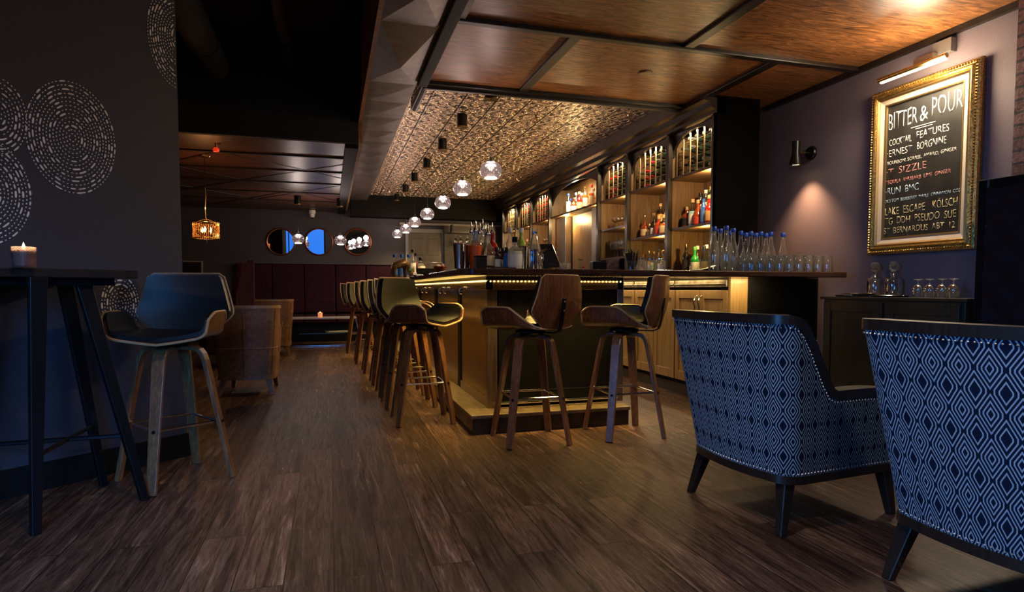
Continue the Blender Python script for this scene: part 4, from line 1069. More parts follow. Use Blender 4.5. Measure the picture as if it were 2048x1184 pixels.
SPOTS.append((-1.40, 2.02, 50, 40, 'walnut bar stool showing one leg at the left edge under the high table', None))
for s in SPOTS: stool(*s)

# ------------------------------------------------------------------ upholstered tub chairs
def tub_chair(name, cat, fab, trim, L=0.64, wb=0.29, wtop=0.36, lean=0.09, hb=0.812, ha=0.52, zb=0.225, nails=True, legm=None, th=0.06, rail=0.034, fall=(0.04, 0.26), seam=False):
    root = empty(name); root['category'] = cat
    def plan(v):
        w_ = wb + (wtop-wb)*v; xb = -lean*v; r = 0.085
        P = []; ns = 18
        for i in range(ns): P.append((xb + r + (L - xb - r)*(1-i/ns), w_ - 0.02*(1-i/ns)))
        for i in range(9):
            a = PI/2 + PI/2*i/8; P.append((xb + r + r*math.cos(a), w_ - r + r*math.sin(a)))
        for i in range(1, 12):
            y = (w_-r)*(1-2*i/12); P.append((xb - 0.025*(1-(y/(w_-r))**2), y))
        for i in range(9):
            a = PI + PI/2*i/8; P.append((xb + r + r*math.cos(a), -(w_-r) + r*math.sin(a)))
        for i in range(1, ns+1): P.append((xb + r + (L - xb - r)*(i/ns), -w_ + 0.02*(i/ns)))
        return P
    P1 = plan(1); n = len(P1)
    H = []
    for x, y in P1:
        t = (x + lean - fall[0])/(fall[1]-fall[0])
        H.append(hb - (hb-ha)*smooth01(t) - 0.02*smooth01((x-0.35)/0.3))
    nv = 12; G = [[None]*(nv+1) for _ in range(n)]; UV = [[None]*(nv+1) for _ in range(n)]
    plans = {}
    pm = plan(0.5); arc = [0]
    for i in range(1, n): arc.append(arc[-1] + math.hypot(pm[i][0]-pm[i-1][0], pm[i][1]-pm[i-1][1]))
    for j in range(nv+1):
        for i in range(n):
            z = zb + (H[i]-zb)*j/nv
            v = (z-zb)/(hb-zb)
            bulge = 0.012*math.sin(PI*j/nv)
            key = round(v, 5)
            if key not in plans: plans[key] = plan(v)
            p = plans[key][i]
            G[i][j] = Vector((p[0], p[1], z)); UV[i][j] = (arc[i], z)
    MB().slab(G, -th, UV).build('upholstered_shell', fab, root, smooth=True)
    # outward normals of the plan
    nrm = []
    for i in range(n):
        a = Vector(P1[min(i+1, n-1)]) - Vector(P1[max(i-1, 0)]); nrm.append(Vector((a.y, -a.x, 0)).normalized())
        if nrm[-1].dot(Vector((P1[i][0]-0.3, P1[i][1], 0))) < 0: nrm[-1] = -nrm[-1]
    T = [[G[i][nv] + nrm[i]*o_ for o_ in (0.008, -0.5*th, -th-0.006)] for i in range(n)]
    MB().slab(T, rail).build('top_rail', trim, root, smooth=True)
    Bt = [[Vector((plan(0)[i][0], plan(0)[i][1], zb-0.03)) + nrm[i]*o_ for o_ in (0.006, -0.5*th, -th)] for i in range(n)]
    MB().slab(Bt, 0.032).build('base_rail', M['blackwood'] if nails else fab, root, smooth=True)
    MB().box(0.02, L-0.02, -wb+0.03, wb-0.03, zb-0.02, zb+0.06).build('seat_deck', fab, root, bev=0.01)
    c = MB().box(0.04, L+0.01, -wb+0.045, wb-0.045, zb+0.06, zb+0.20)
    cu = c.build('seat_cushion', fab, root, smooth=True); b_ = cu.modifiers.new('round', 'BEVEL'); b_.width = 0.035; b_.segments = 4
    if nails:
        nb = MB()
        def run(row, dz):
            pts = [row[i] + nrm[i]*0.002 + Vector((0, 0, dz)) for i in range(n)]
            acc = 0; last = pts[0]
            for i in range(1, n):
                seg = (pts[i]-pts[i-1]).length; k = acc
                while k < seg:
                    p = pts[i-1].lerp(pts[i], k/seg); m = nrm[i]; r = 0.0042
                    t1 = Vector((-m.y, m.x, 0)); 
                    nb.add([p+m*r*0.8, p+t1*r, p+Vector((0,0,r)), p-t1*r, p-Vector((0,0,r))], [(0,1,2),(0,2,3),(0,3,4),(0,4,1)])
                    k += 0.0165
                acc = k-seg
        run([G[i][nv] for i in range(n)], -0.012); run([G[i][0] for i in range(n)], 0.010)
        tag(nb.build('nailhead_trim', plain('pewter_nails', (0.42, 0.42, 0.45), 0.35, 0.8), root), kind='stuff')
    if seam:
        MB().tube([G[i][int(nv*0.42)] + nrm[i]*0.002 for i in range(n)], 0.0035, 6).build('stitched_seam', trim, root, smooth=True)
        for i in (22, n-23, n//2):
            MB().tube([G[i][j] + nrm[i]*0.001 for j in range(nv+1)], 0.003, 6).build('piping', fab, root, smooth=True)
    lm = legm or M['blackwood']
    for x, y, dx, dy in ((0.05, wb-0.05, -0.05, 0.035), (0.05, -wb+0.05, -0.05, -0.035), (L-0.06, wb-0.06, 0.03, 0.02), (L-0.06, -wb+0.06, 0.03, -0.02)):
        t0, t1 = 0.026, 0.015; zt = zb-0.028
        vs = [(x+a*t0, y+b_*t0, zt) for a, b_ in ((-1,-1),(1,-1),(1,1),(-1,1))] + [(x+dx+a*t1, y+dy+b_*t1, 0) for a, b_ in ((-1,-1),(1,-1),(1,1),(-1,1))]
        MB().add(vs, [(0,1,2,3),(7,6,5,4),(0,4,5,1),(1,5,6,2),(2,6,7,3),(3,7,4,0)]).build('leg', lm, root, bev=0.004)
    return root
ac = Stock(lambda: tub_chair('armchair', 'armchair', M['fabric'], M['blackwood']))
ac.put((1.615, 2.185, 0), R(4), 'navy lattice patterned armchair, the farther of the pair seen from behind', 'navy patterned armchairs')
ac.put((1.745, 1.25, 0), R(4), 'navy lattice patterned armchair nearest the camera, cut by the right edge', 'navy patterned armchairs')
bc = Stock(lambda: tub_chair('leather_tub_chair', 'armchair', M['brownleather'], M['oaktrim'], L=0.56, wb=0.235, wtop=0.285, lean=0.05, hb=0.77, ha=0.60, zb=0.17, nails=False, legm=M['legwood'], rail=0.026, fall=(0.15, 0.5), seam=True))
bc.put((-0.72, 5.83, 0), R(88), 'brown leather tub chair with pale wooden rim, the nearer one beside the aisle', 'brown leather tub chairs')
bc.put((-0.78, 9.20, 0), R(90), 'brown leather tub chair with pale wooden rim, the farther one near the banquette', 'brown leather tub chairs')
# low round table between the tub chairs
# purple wing-back chair
wc = empty('wing_chair', (-0.93, 8.3, 0), R(190), 'purple velvet high-backed wing chair behind the brown tub chairs', 'wing chair')
G = []
for i in range(17):
    s = -1+2*i/16; row = []
    for j in range(11):
        z = 0.35+0.95*j/10; wv = 0.34 - 0.05*smooth01((z-0.6)/0.5)
        row.append(Vector((-0.02 + 0.22*smooth01((abs(s)-0.7)/0.3)*(1-0.4*smooth01((z-0.8)/0.5)), s*wv, z - 0.05*s*s*(j == 10))))
    G.append(row)
MB().slab(G, 0.06).build('winged_back', M['purple'], wc, smooth=True)
b_ = MB().box(0.0, 0.6, -0.30, 0.30, 0.17, 0.45).build('seat', M['purple'], wc, bev=0.03)
for sy in (-1, 1): MB().box(0.0, 0.55, sy*0.33-0.045, sy*0.33+0.045, 0.17, 0.62).build('arm', M['purple'], wc, bev=0.03)
for x, y in ((0.05, 0.27), (0.05, -0.27), (0.53, 0.27), (0.53, -0.27)): MB().lathe([(0.016, 0), (0.024, 0.17)], 8, (x, y, 0)).build('leg', M['legwood'], wc)

# ------------------------------------------------------------------ high table at the dotted wall
TC = Vector((-1.197, 3.03, 0)) + PD*0.125
ang = math.atan2(-PD.y, -PD.x)
ht = empty('high_table', TC, ang, 'black high table with splayed steel legs standing against the dotted wall', 'high table')
MB().box(-0.425, 0.425, -0.27, 0.27, 0.985, 1.02).build('table_top', M['blackwood'], ht, bev=0.004)
inv = Matrix.Rotation(-ang, 3, 'Z')
def tl(x, y, z): return inv @ (Vector((x, y, 0)) - TC) + Vector((0, 0, z))
for a, b_ in (((-1.00, 3.00), (-0.806, 3.055)), ((-1.06, 2.75), (-1.095, 2.735)), ((-1.33, 3.02), (-1.44, 3.0)), ((-1.13, 3.19), (-1.05, 3.33))):
    pa, pb = tl(*a, 0.985), tl(*b_, 0.0)
    d = (pb-pa).normalized(); s = Vector((1, 0, 0)); 
    vs = []
    for p, wx in ((pa, 0.030), (pb, 0.016)):
        for u, v in ((-1,-1),(1,-1),(1,1),(-1,1)): vs.append(p + Vector((u*wx, v*0.014, 0)))
    MB().add(vs, [(0,1,2,3),(7,6,5,4),(0,4,5,1),(1,5,6,2),(2,6,7,3),(3,7,4,0)]).build('leg', M['blackmetal'], ht, bev=0.003)
cr = MB()
P_ = [tl(-0.87, 3.037, 0.30), tl(-1.085, 2.74, 0.30), tl(-1.40, 3.005, 0.30), tl(-1.075, 3.28, 0.30)]
cr.tube([P_[0], P_[2]], 0.010, 6).tube([P_[1], P_[3]], 0.010, 6)
cr.build('cross_brace', M['blackmetal'], ht)
MB().box(-0.36, 0.36, -0.2, 0.2, 0.955, 0.985).build('under_frame', M['blackmetal'], ht)
# candle
cpos = Vector((px_to_x(52, 2.72), 2.72, 1.0205))
cn = empty('candle_holder', cpos, 0, 'studded glass candle holder with a lit candle on the high table', 'candle')
h_ = MB().lathe([(0.0, 0.003), (0.034, 0.0), (0.036, 0.003), (0.038, 0.075), (0.035, 0.076), (0.033, 0.005)], 24, cap=False)
h_.build('glass', M['frosted'], cn, smooth=True)
sd = MB()
for k in range(9):
    for i in range(26):
        a = 2*PI*(i + 0.5*(k % 2))/26; z = 0.036+k*0.0045
        p = Vector((0.0375*math.cos(a), 0.0375*math.sin(a), z)); n_ = Vector((math.cos(a), math.sin(a), 0)); t1 = Vector((-n_.y, n_.x, 0)); r = 0.002
        sd.add([p+n_*r, p+t1*r, p+Vector((0,0,r)), p-t1*r, p-Vector((0,0,r))], [(0,1,2),(0,2,3),(0,3,4),(0,4,1)])
tag(sd.build('studs', M['chrome'], cn), kind='stuff')
MB().cyl((0, 0, 0.006), 0.030, 0.058, 18).build('wax', plain('candle_wax', (0.8, 0.55, 0.35), 0.5), cn)
MB().lathe([(0.0, 0.066), (0.0045, 0.072), (0.005, 0.078), (0.0, 0.094)], 8).build('flame', M['flame'], cn, smooth=True)
light('candle_glow', 'POINT', cpos + Vector((0, 0, 0.10)), 0.35, (1, 0.55, 0.25), 0.01)
light('candle_glow', 'POINT', cpos + Vector((0, 0, 0.069)), 0.12, (1, 0.62, 0.35), 0.004)

# ------------------------------------------------------------------ dotted circles painted on the partition
def wall_pt(px, py):
    """t along the partition and height for a place in the photo"""
    c, s = math.cos(YAW), math.sin(YAW)
    k = (px-1024)/FPX
    dx, dy = k*c + s, -k*s + c
    # PC + PD t = (dx,dy) D
    det = PD.x*(-dy) - PD.y*(-dx)
    t_ = (-PC.x*(-dy) + PC.y*(-dx))/det
    D = ((PC.x+PD.x*t_)*dx + (PC.y+PD.y*t_)*dy)/(dx*dx+dy*dy)
    return t_, 0.94 + (578-py)*D/FPX, D
def dotted(px, py, ru, rv, rings, label, skip=None, jit=0.0):
    t0, z0, D = wall_pt(px, py)
    mb = MB(); rnd = random.Random(int(px))
    for k in range(1, rings+1):
        f = k/rings; a_, b__ = ru*f, rv*f
        per = PI*(a_+b__); step = 0.0125
        ang_ = rnd.uniform(0, 6); tot = 0
        end = ang_ + 2*PI
        while ang_ < end:
            dash = rnd.random() < (0.10 if f < 0.6 else 0.26)
            ln = rnd.uniform(0.018, 0.034) if dash else 0.0070
            rr = math.hypot(a_*math.sin(ang_), b__*math.cos(ang_)) + 1e-6
            m_ = max(1, int(ln/0.006)); st = ln/m_/rr; wd = 0.0034 + rnd.uniform(-0.0006, 0.0008)
            L0 = []; R0 = []
            for q in range(m_+1):
                th_ = ang_ + q*st
                u, v = math.cos(th_), math.sin(th_)
                t_, z_ = t0 - (a_)*u, z0 + b__*v
                nn = Vector((u, v)).normalized()
                w2 = wd*(0.55 if q in (0, m_) else 1)
                L0.append((t_ + nn.x*w2, z_ - nn.y*w2)); R0.append((t_ - nn.x*w2, z_ + nn.y*w2))
            if all(0.004 < p[0] < L_ and p[1] < 3.28 for p in L0+R0):
                poly = L0 + R0[::-1]; base = len(mb.v); nn_ = len(poly)
                mb.add([pw(t_, z_, o_) for o_ in (0.0008, 0.0028) for t_, z_ in poly],
                       [tuple(range(nn_, 2*nn_))] + [(i, (i+1) % nn_, (i+1) % nn_+nn_, i+nn_) for i in range(nn_)])
            ang_ += (ln + rnd.uniform(0.0085, 0.012))/rr
    o = mb.build('dotted_circle_mural', M['dots'])
    return tag(o, label, 'wall mural', 'dotted circle murals on the partition wall')
dotted(157, 280, 0.188, 0.262, 14, 'full ring-of-dots circle painted highest beside the left edge of the dark partition wall')
dotted(12, 237, 0.105, 0.165, 8, 'smaller dotted circle overlapping the left of the full circle on the partition wall')
dotted(-20, 385, 0.165, 0.225, 12, 'large dotted circle cut by the left edge, above the candle')
dotted(372, 90, 0.165, 0.27, 13, 'half dotted circle at the top corner of the partition wall end')
dotted(241, 609, 0.088, 0.145, 7, 'dotted circle low on the partition, behind the stool and high table')

# ------------------------------------------------------------------ pendants
def pendant_make(z=1.955, zc=2.70):
    root = empty('pendant_lamp'); root['category'] = 'pendant lamp'
    dz = zc - z
    MB().cyl((0, 0, dz-0.13), 0.052, 0.13, 20).build('canopy', M['blackmetal'], root, smooth=True, bev=0.003)
    MB().cyl((0, 0, dz-0.135), 0.0535, 0.012, 20).build('canopy_ring', M['brass'], root, smooth=True)
    MB().cyl((0, 0, 0.10), 0.002, dz-0.22, 6).build('cord', M['blackmetal'], root)
    MB().cyl((0, 0, 0.078), 0.012, 0.045, 12).build('cord_grip', M['blackmetal'], root, smooth=True)
    pr = [(0.052, -0.058), (0.074, -0.052), (0.090, -0.024), (0.095, 0.002), (0.091, 0.028), (0.076, 0.058), (0.048, 0.078), (0.012, 0.084)]
    MB().lathe(pr, 28, cap=False).build('glass_globe', M['glass_pendant'], root, smooth=True)
    MB().lathe([(0.0, 0.050), (0.038, 0.050), (0.044, 0.054), (0.038, 0.059), (0.0, 0.061)], 22).build('upper_ring', M['lampring'], root, smooth=True)
    MB().lathe([(0.0, -0.062), (0.048, -0.062), (0.053, -0.057), (0.048, -0.050), (0.0, -0.048)], 22).build('lamp_disc', M['lampglow'], root, smooth=True)
    MB().cyl((0, 0, -0.05), 0.003, 0.10, 8).build('inner_stem', M['chrome'], root)
    return root
ps = Stock(pendant_make)
for i, (px, y, py) in enumerate(((982, 5.21, 341), (926, 6.19, 380), (887, 7.27, 407), (856, 8.42, 430), (831, 9.5, 446), (813, 10.6, 459), (796, 11.6, 470))):
    x = px_to_x(px, y); z = 1.955
    ps.put((x, y, z), 0, 'round smoked-glass pendant lamp over the side of the bar, %s from the near end' % ORD[i], 'glass pendant lamps over the bar')
    light('pendant_glow', 'SPOT', (x, y, z-0.067), 66 if i < 2 else 40, (1, 0.70, 0.33), 0.05, (0, 0, 0), spot=R(150), blend=0.7)
    light('pendant_glow', 'POINT', (x, y, z+0.14), 3.2, (1, 0.72, 0.64), 0.06)
    light('pendant_glow', 'POINT', (x, y, z-0.02), 0.35, (1, 0.82, 0.72), 0.015)
p2 = Stock(lambda: pendant_make(1.72, 2.40))
for i, (px, Y) in enumerate(((599, 10.3), (683, 10.4))):
    x = px_to_x(px, Y)
    p2.put((x, Y, 1.72), 0, 'round glass pendant lamp hanging %s of the round wall mirrors' % ('between the first and second', 'between the second and third')[i], 'glass pendant lamps over the banquette')
    light('pendant_glow', 'SPOT', (x, Y, 1.655), 5, (1, 0.80, 0.72), 0.05, (0, 0, 0), spot=R(150), blend=0.7)
    light('pendant_glow', 'POINT', (x, Y, 1.85), 7, (1, 0.80, 0.72), 0.05)

# ------------------------------------------------------------------ chandelier
D_ = 6.8; Y_ = 7.5; cx = px_to_x(416, Y_)
ch = empty('drum_chandelier', (cx, Y_, 1.50), 0, 'small amber crystal drum chandelier hanging over the dark lounge', 'chandelier')
bd = MB()
rr = random.Random(4)
for k in range(11):
    for i in range(40):
        a = 2*PI*(i + rr.uniform(-.2, .2))/40; z = 0.012+k*0.0145; r = 0.134; s_ = rr.uniform(0.0045, 0.0075)
        c = Vector((r*math.cos(a), r*math.sin(a), z))
        bd.add([c+Vector((s_,0,0)), c+Vector((0,s_,0)), c-Vector((s_,0,0)), c-Vector((0,s_,0)), c+Vector((0,0,s_*1.3)), c-Vector((0,0,s_*1.3))],
               [(0,1,4),(1,2,4),(2,3,4),(3,0,4),(1,0,5),(2,1,5),(3,2,5),(0,3,5)])
tag(bd.build('crystal_beads', M['bead'], ch), kind='stuff')
fr = MB()
for z in (0.0, 0.167): fr.tube([(0.134*math.cos(2*PI*i/32), 0.134*math.sin(2*PI*i/32), z) for i in range(32)], 0.004, 6, True)
for a in (0, PI/2, PI, 3*PI/2): fr.tube([(0.134*math.cos(a), 0.134*math.sin(a), 0.167), (0, 0, 0.21)], 0.003, 5)
fr.build('frame', M['brass'], ch, smooth=True)
MB().tube([(0, 0, 0.21), (-0.005, 0, 0.32), (0.004, 0, 0.45), (0, 0, 0.55)], 0.004, 6).build('chain', M['brass'], ch, smooth=True)
MB().cyl((0, 0, 0.55), 0.003, 0.34, 6).build('rod', M['blackmetal'], ch)
MB().lathe([(0.0, 0.885), (0.05, 0.885), (0.06, 0.898), (0.0, 0.898)], 16).build('ceiling_rose', M['brass'], ch, smooth=True)
MB().lathe([(0, -0.05), (0.012, -0.035), (0.012, -0.02), (0, -0.012)], 10).build('drop_finial', M['chrome'], ch, smooth=True)
for a in (0.5, 2.6, 4.7):
    MB().lathe([(0.0, 0.06), (0.012, 0.075), (0.012, 0.10), (0.0, 0.125)], 10, (0.05*math.cos(a), 0.05*math.sin(a), 0)).build('bulb', glow('warm_bulb', (1.0, 0.55, 0.2), 14) if a < 1 else bpy.data.materials['warm_bulb'], ch, smooth=True)
light('chandelier_glow', 'POINT', (cx, Y_, 1.60), 3.0, (1, 0.45, 0.15), 0.03)
light('chandelier_glow', 'POINT', (cx, Y_, 1.83), 5.0, (1, 0.42, 0.14), 0.03)
# red-shaded ceiling spotlight
rs = empty('ceiling_spotlight', (px_to_x(440, 6.9), 6.9, 2.40), 0, 'tiny red ceiling spotlight glowing above the crystal chandelier', 'spotlight')
MB().cyl((0, 0, -0.03), 0.012, 0.03, 10).build('stem', M['brass'], rs)
MB().lathe([(0.0, -0.075), (0.028, -0.07), (0.032, -0.05), (0.018, -0.03), (0, -0.03)], 14).build('shade', glow('red_lamp_shade', (0.7, 0.03, 0.01), 0.7), rs, smooth=True)

# ------------------------------------------------------------------ far wall: mirrors, banquette, table, camera dome
for i, p in enumerate((564, 640, 717)):
    x = px_to_x(p, 12.15)
    D = 12.15*math.cos(YAW) + x*math.sin(YAW)
    z = 0.94 + (578-484)*D/FPX; r = 26*D/FPX
    o = empty('round_mirror', (x, 12.17, z), 0, 'round mirror with thin copper rim on the far wall, %s' % ('leftmost of the three', 'middle one of the three', 'nearest the bar')[i], 'mirror', 'round mirrors on the far wall')
    MB().lathe([(0.0, -0.02), (r-0.01, -0.02), (r-0.01, 0.0)], 48, (0, 0, 0), 'y').build('mirror_glass', M['mirror'], o)
    MB().tube([((r)*math.cos(2*PI*k/48), -0.015, r*math.sin(2*PI*k/48)) for k in range(48)], 0.016, 8, True).build('rim', M['copper'], o, smooth=True)
    o.rotation_euler = (R((2.6, 2.8, 1)[i]), 0, R((1.7, 0.5, 3)[i]))
    o.location.y = 12.188
xa, xb = px_to_x(478, 11.9), px_to_x(792, 11.9)
bq = empty('banquette', ((xa+xb)/2, 11.9, 0), 0, 'long purple velvet banquette with tall panelled back along the far wall', 'banquette')
kb = dict(parent=bq, loc=(-(xa+xb)/2, -11.9, 0))
npn = 5
for i in range(npn):
    a = xa + (xb-xa)*i/npn; b_ = xa + (xb-xa)*(i+1)/npn
    MB().box(a+0.004, b_-0.004, 11.95, 12.12, 0.50, 1.40).build('back_panel', M['purple'], bev=0.02, **kb)
    MB().box(a+0.004, b_-0.004, 11.42, 11.96, 0.33, 0.48).build('seat_cushion', M['purple'], bev=0.03, **kb)
MB().box(xa, xb, 11.50, 12.12, 0.0, 0.33).build('base', M['black'], **kb)
MB().box(xa, xb, 11.93, 12.13, 1.40, 1.425).build('top_rail', M['wall_far'], **kb)
tx0, tx1 = px_to_x(572, 10.8), px_to_x(712, 10.8)
ct = empty('coffee_table', ((tx0+tx1)/2, 10.8, 0), 0, 'long low pale-topped table with thin wire legs in front of the banquette', 'coffee table')
hw = (tx1-tx0)/2
MB().box(-hw, hw, -0.25, 0.25, 0.445, 0.47).build('table_top', plain('pale_grey_top', (0.42, 0.38, 0.38), 0.3), ct, bev=0.004)
for sx in (-0.55, 0.55):
    g = MB().tube([(sx, -0.22, 0.445), (sx+0.05, -0.2, 0.2), (sx, -0.22, 0.02)], 0.009, 6).tube([(sx, 0.22, 0.445), (sx+0.05, 0.2, 0.2), (sx, 0.22, 0.02)], 0.009, 6)
    g.tube([(sx, -0.22, 0.012), (sx, 0.22, 0.012)], 0.009, 6)
    g.build('leg', M['chrome'], ct, smooth=True)
MB().tube([(-hw+0.1, -0.22, 0.012), (hw-0.1, -0.22, 0.012)], 0.009, 6).build('floor_bar', M['chrome'], ct)
MB().box(-hw+0.2, hw-0.2, -0.2, 0.2, 0.20, 0.215).build('lower_shelf', M['blackwood'], ct)
mg = empty('magazine_stack', ((tx0+tx1)/2+0.25, 10.75, 0.2155), R(8), 'few pale magazines on the lower shelf of the low table', 'magazines')
MB().box(-0.2, 0.2, -0.12, 0.12, 0, 0.012).build('lower_magazine', labmat['green'], mg)
MB().box(-0.18, 0.18, -0.11, 0.11, 0.012, 0.022, rz=0.15).build('upper_magazine', labmat['white'], mg)
v = empty('tea_light', (px_to_x(640, 10.65), 10.65, 0.4705), 0, 'small glowing tea light on the low table before the banquette', 'candle')
MB().lathe([(0.0, 0.003), (0.035, 0.0), (0.038, 0.08)], 16, cap=False).build('glass', glow('amber_glass', (0.85, 0.32, 0.12), 0.5), v, smooth=True)
MB().lathe([(0.0, 0.05), (0.008, 0.065), (0.0, 0.10)], 8).build('flame', M['flame'], v)
light('tea_light_glow', 'POINT', (px_to_x(640, 10.65), 10.65, 0.60), 0.35, (1, 0.5, 0.25), 0.02)
sc = empty('security_camera', (px_to_x(628, 12.12), 12.0, 2.36), 0, 'small white dome security camera above the round mirrors', 'security camera')
MB().lathe([(0.0, -0.11), (0.03, -0.10), (0.045, -0.07), (0.045, -0.04), (0.06, -0.03), (0.06, 0.03), (0, 0.03)], 16).build('housing', M['white'], sc, smooth=True)
MB().lathe([(0.0, -0.125), (0.022, -0.11), (0.026, -0.085)], 12, cap=False).build('lens_dome', M['blackmetal'], sc, smooth=True)
# framed picture in the dark at the left
fp = empty('small_frame', (px_to_x(379, 9.0), 9.0, 0.0), 0, 'small dark framed board standing in the gloom beside the partition corner', 'frame')
MB().box(-0.16, 0.16, -0.01, 0.01, 1.12, 1.30).build('board', M['black'], fp)
g = MB()
for q in ((-0.17, -0.155, 0.0, 1.31), (0.155, 0.17, 0.0, 1.31), (-0.155, 0.155, 1.295, 1.31)): g.box(q[0], q[1], -0.015, 0.015, q[2], q[3])
g.build('stand_frame', plain('worn_grey_frame', (0.2, 0.17, 0.16), 0.4), fp)
# wood surround and shelf above far door, wall speaker
dsx0, dsx1 = px_to_x(888, 12.1), px_to_x(1000, 12.1)
struct(MB().box(px_to_x(800, 12.1), dsx1, 12.02, 12.2, 2.18, 2.22), 'trim_9', plain('pale_ledge', (0.22, 0.20, 0.17), 0.5))
hr = empty('stemware_rack', (px_to_x(940, 11.8), 11.8, 2.02), 0, 'dark hanging rack with upturned glasses at the far end of the bar', 'glass rack')
MB().box(-0.38, 0.38, -0.12, 0.21, 0, 0.02).build('rack_board', M['blackwood'], hr)
MB().box(-0.37, -0.35, -0.1, 0.1, 0.02, 0.16).box(0.35, 0.37, -0.1, 0.1, 0.02, 0.16).build('hanger', M['blackmetal'], hr)
hg = Stock(lambda: stemglass('hanging_glass', 'wine glass', [(0.02, 0.006), (0.036, 0.03), (0.041, 0.06), (0.036, 0.10), (0.031, 0.13)], 0.095, 0.036, True))
for i, dx in enumerate((-0.28, -0.18, -0.05, 0.08)):
    hg.put((px_to_x(940, 11.8)+dx, 11.8, 2.02-0.2255), 0, 'upturned wine glass hanging in the far rack, %s from the left' % ORD[i], 'wine glasses hanging in the far rack')
# dark pillar-side cabinet at the far end behind the bar
struct(MB().box(dsx0, dsx1+0.2, 12.0, 12.2, 0, 2.18), 'wall_back_panelling', plain('dark_panelling', (0.05, 0.042, 0.032), 0.5, 0, 0.2, 8, 0.4))

# ------------------------------------------------------------------ right wall: sconce
sn = empty('wall_sconce', (XR, 4.30, 2.08), 0, 'black hourglass wall sconce throwing a warm pool on the plum wall', 'wall lamp')
MB().lathe([(0.0, -0.025), (0.05, -0.025), (0.058, -0.012), (0.058, -0.001)], 24, (0, 0, 0), 'x', cap=True).build('wall_plate', M['blackmetal'], sn, smooth=True)
MB().tube([(-0.02, 0, 0), (-0.08, 0, 0), (-0.13, 0, 0)], 0.006, 8).build('arm', M['brass'], sn, smooth=True)
MB().lathe([(0.054, -0.115), (0.050, -0.10), (0.030, 0.0), (0.034, 0.085), (0.0, 0.087)], 24, (-0.16, 0, 0), cap=False).build('shade', M['blackmetal'], sn, smooth=True)
MB().lathe([(0.0, -0.095), (0.042, -0.095), (0.048, -0.10)], 20, (-0.16, 0, 0), cap=False).build('lamp', glow('sconce_lamp', (1.0, 0.68, 0.36), 6), sn)

# ------------------------------------------------------------------ framed chalkboard
BW, BH = 0.80, 1.18
bx = XR - 0.012
cbd = empty('framed_chalkboard', (bx, 3.27, 1.78), R(-90), 'tall cocktail menu chalkboard in a wide carved gold frame on the plum wall', 'chalkboard')
def ring(name, prof, w_, h_, m, parent, smooth=False):
    """mitred frame; prof = [(inset, out)...] measured from the outer edge"""
    vs = []; n = len(prof)
    for sx, sz in ((-1, -1), (1, -1), (1, 1), (-1, 1)):
        for a, o_ in prof: vs.append((sx*(w_/2-a), -o_, sz*(h_/2-a)))
    fs = []
    for c in range(4):
        d = (c+1) % 4
        for k in range(n-1): fs.append((c*n+k, d*n+k, d*n+k+1, c*n+k+1))
    return MB().add(vs, fs).build(name, m, parent, smooth=smooth)
ring('outer_frame', [(0, 0), (0, 0.02), (0.004, 0.035), (0.016, 0.045), (0.03, 0.042), (0.045, 0.055), (0.055, 0.05), (0.06, 0.03)], BW, BH, M['gold'], cbd)
ring('inner_gold_step', [(0.058, 0.01), (0.058, 0.042), (0.068, 0.046), (0.078, 0.036), (0.080, 0.02)], BW, BH, M['goldfine'], cbd)
ring('linen_liner', [(0.078, 0.01), (0.078, 0.032), (0.112, 0.022), (0.114, 0.012)], BW, BH, M['cream'], cbd)
ring('gold_fillet', [(0.110, 0.005), (0.110, 0.026), (0.120, 0.022), (0.122, 0.008)], BW, BH, M['goldfine'], cbd)
cv = MB(); rr = random.Random(2)
per = []
for k in range(44): per += [(-BW/2+BW*k/43, BH/2), (-BW/2+BW*k/43, -BH/2)]
for k in range(64): per += [(-BW/2, -BH/2+BH*k/63), (BW/2, -BH/2+BH*k/63)]
for x, z in per:
    ix = max(-BW/2+0.022, min(BW/2-0.022, x)); iz = max(-BH/2+0.022, min(BH/2-0.022, z))
    s_ = 0.0095; c = Vector((ix, -0.046, iz)); o2 = rr.uniform(-0.003, 0.003)
    cv.add([c+Vector((s_,0,o2)), c+Vector((0,0,s_)), c-Vector((s_,0,o2)), c-Vector((0,0,s_)), c+Vector((0,-0.010,0))], [(0,1,4),(1,2,4),(2,3,4),(3,0,4)])
cv.build('carved_leaf_row', M['gold'], cbd)
IW, IH = BW-0.236, BH-0.236
MB().box(-IW/2-0.004, IW/2+0.004, -0.010, 0.0, -IH/2-0.004, IH/2+0.004).build('slate', M['board'], cbd)
fnt = None
def text(s, x0, x1, z, h, m, slant=0.0, extr=0.0006, wt=-0.012, tilt=0.0):
    cu = bpy.data.curves.new('lettering', 'FONT'); cu.body = s; cu.size = 1.0; cu.align_x = 'LEFT'
    cu.extrude = 0.0; cu.resolution_u = 3; cu.offset = wt; cu.shear = slant
    o = bpy.data.objects.new('lettering', cu); COL.objects.link(o)
    bpy.context.view_layer.update()
    me = bpy.data.meshes.new_from_object(o); bpy.data.objects.remove(o)
    xs_ = [v.co.x for v in me.vertices]; ys_ = [v.co.y for v in me.vertices]
    ax, bx_ = min(xs_), max(xs_); sy = h/0.72
    rj = random.Random(len(s)+int(h*1e4))
    for v in me.vertices:
        u = (v.co.x-ax)/(bx_-ax); y = v.co.y*sy
        wob = 0.0022*math.sin(u*23+z*9)*h/0.05
        v.co = Vector((x0 + (x1-x0)*u, -0.0112, z + y + wob + tilt*u))
    me.materials.append(m)
    o = bpy.data.objects.new('lettering', me); COL.objects.link(o); o.parent = cbd
    so_ = o.modifiers.new('chalk', 'SOLIDIFY'); so_.thickness = 0.0006
    return o
l_, r_ = -IW/2, IW/2
def TZ(f): return IH/2 - IH*f
def TX(f): return l_ + IW*f
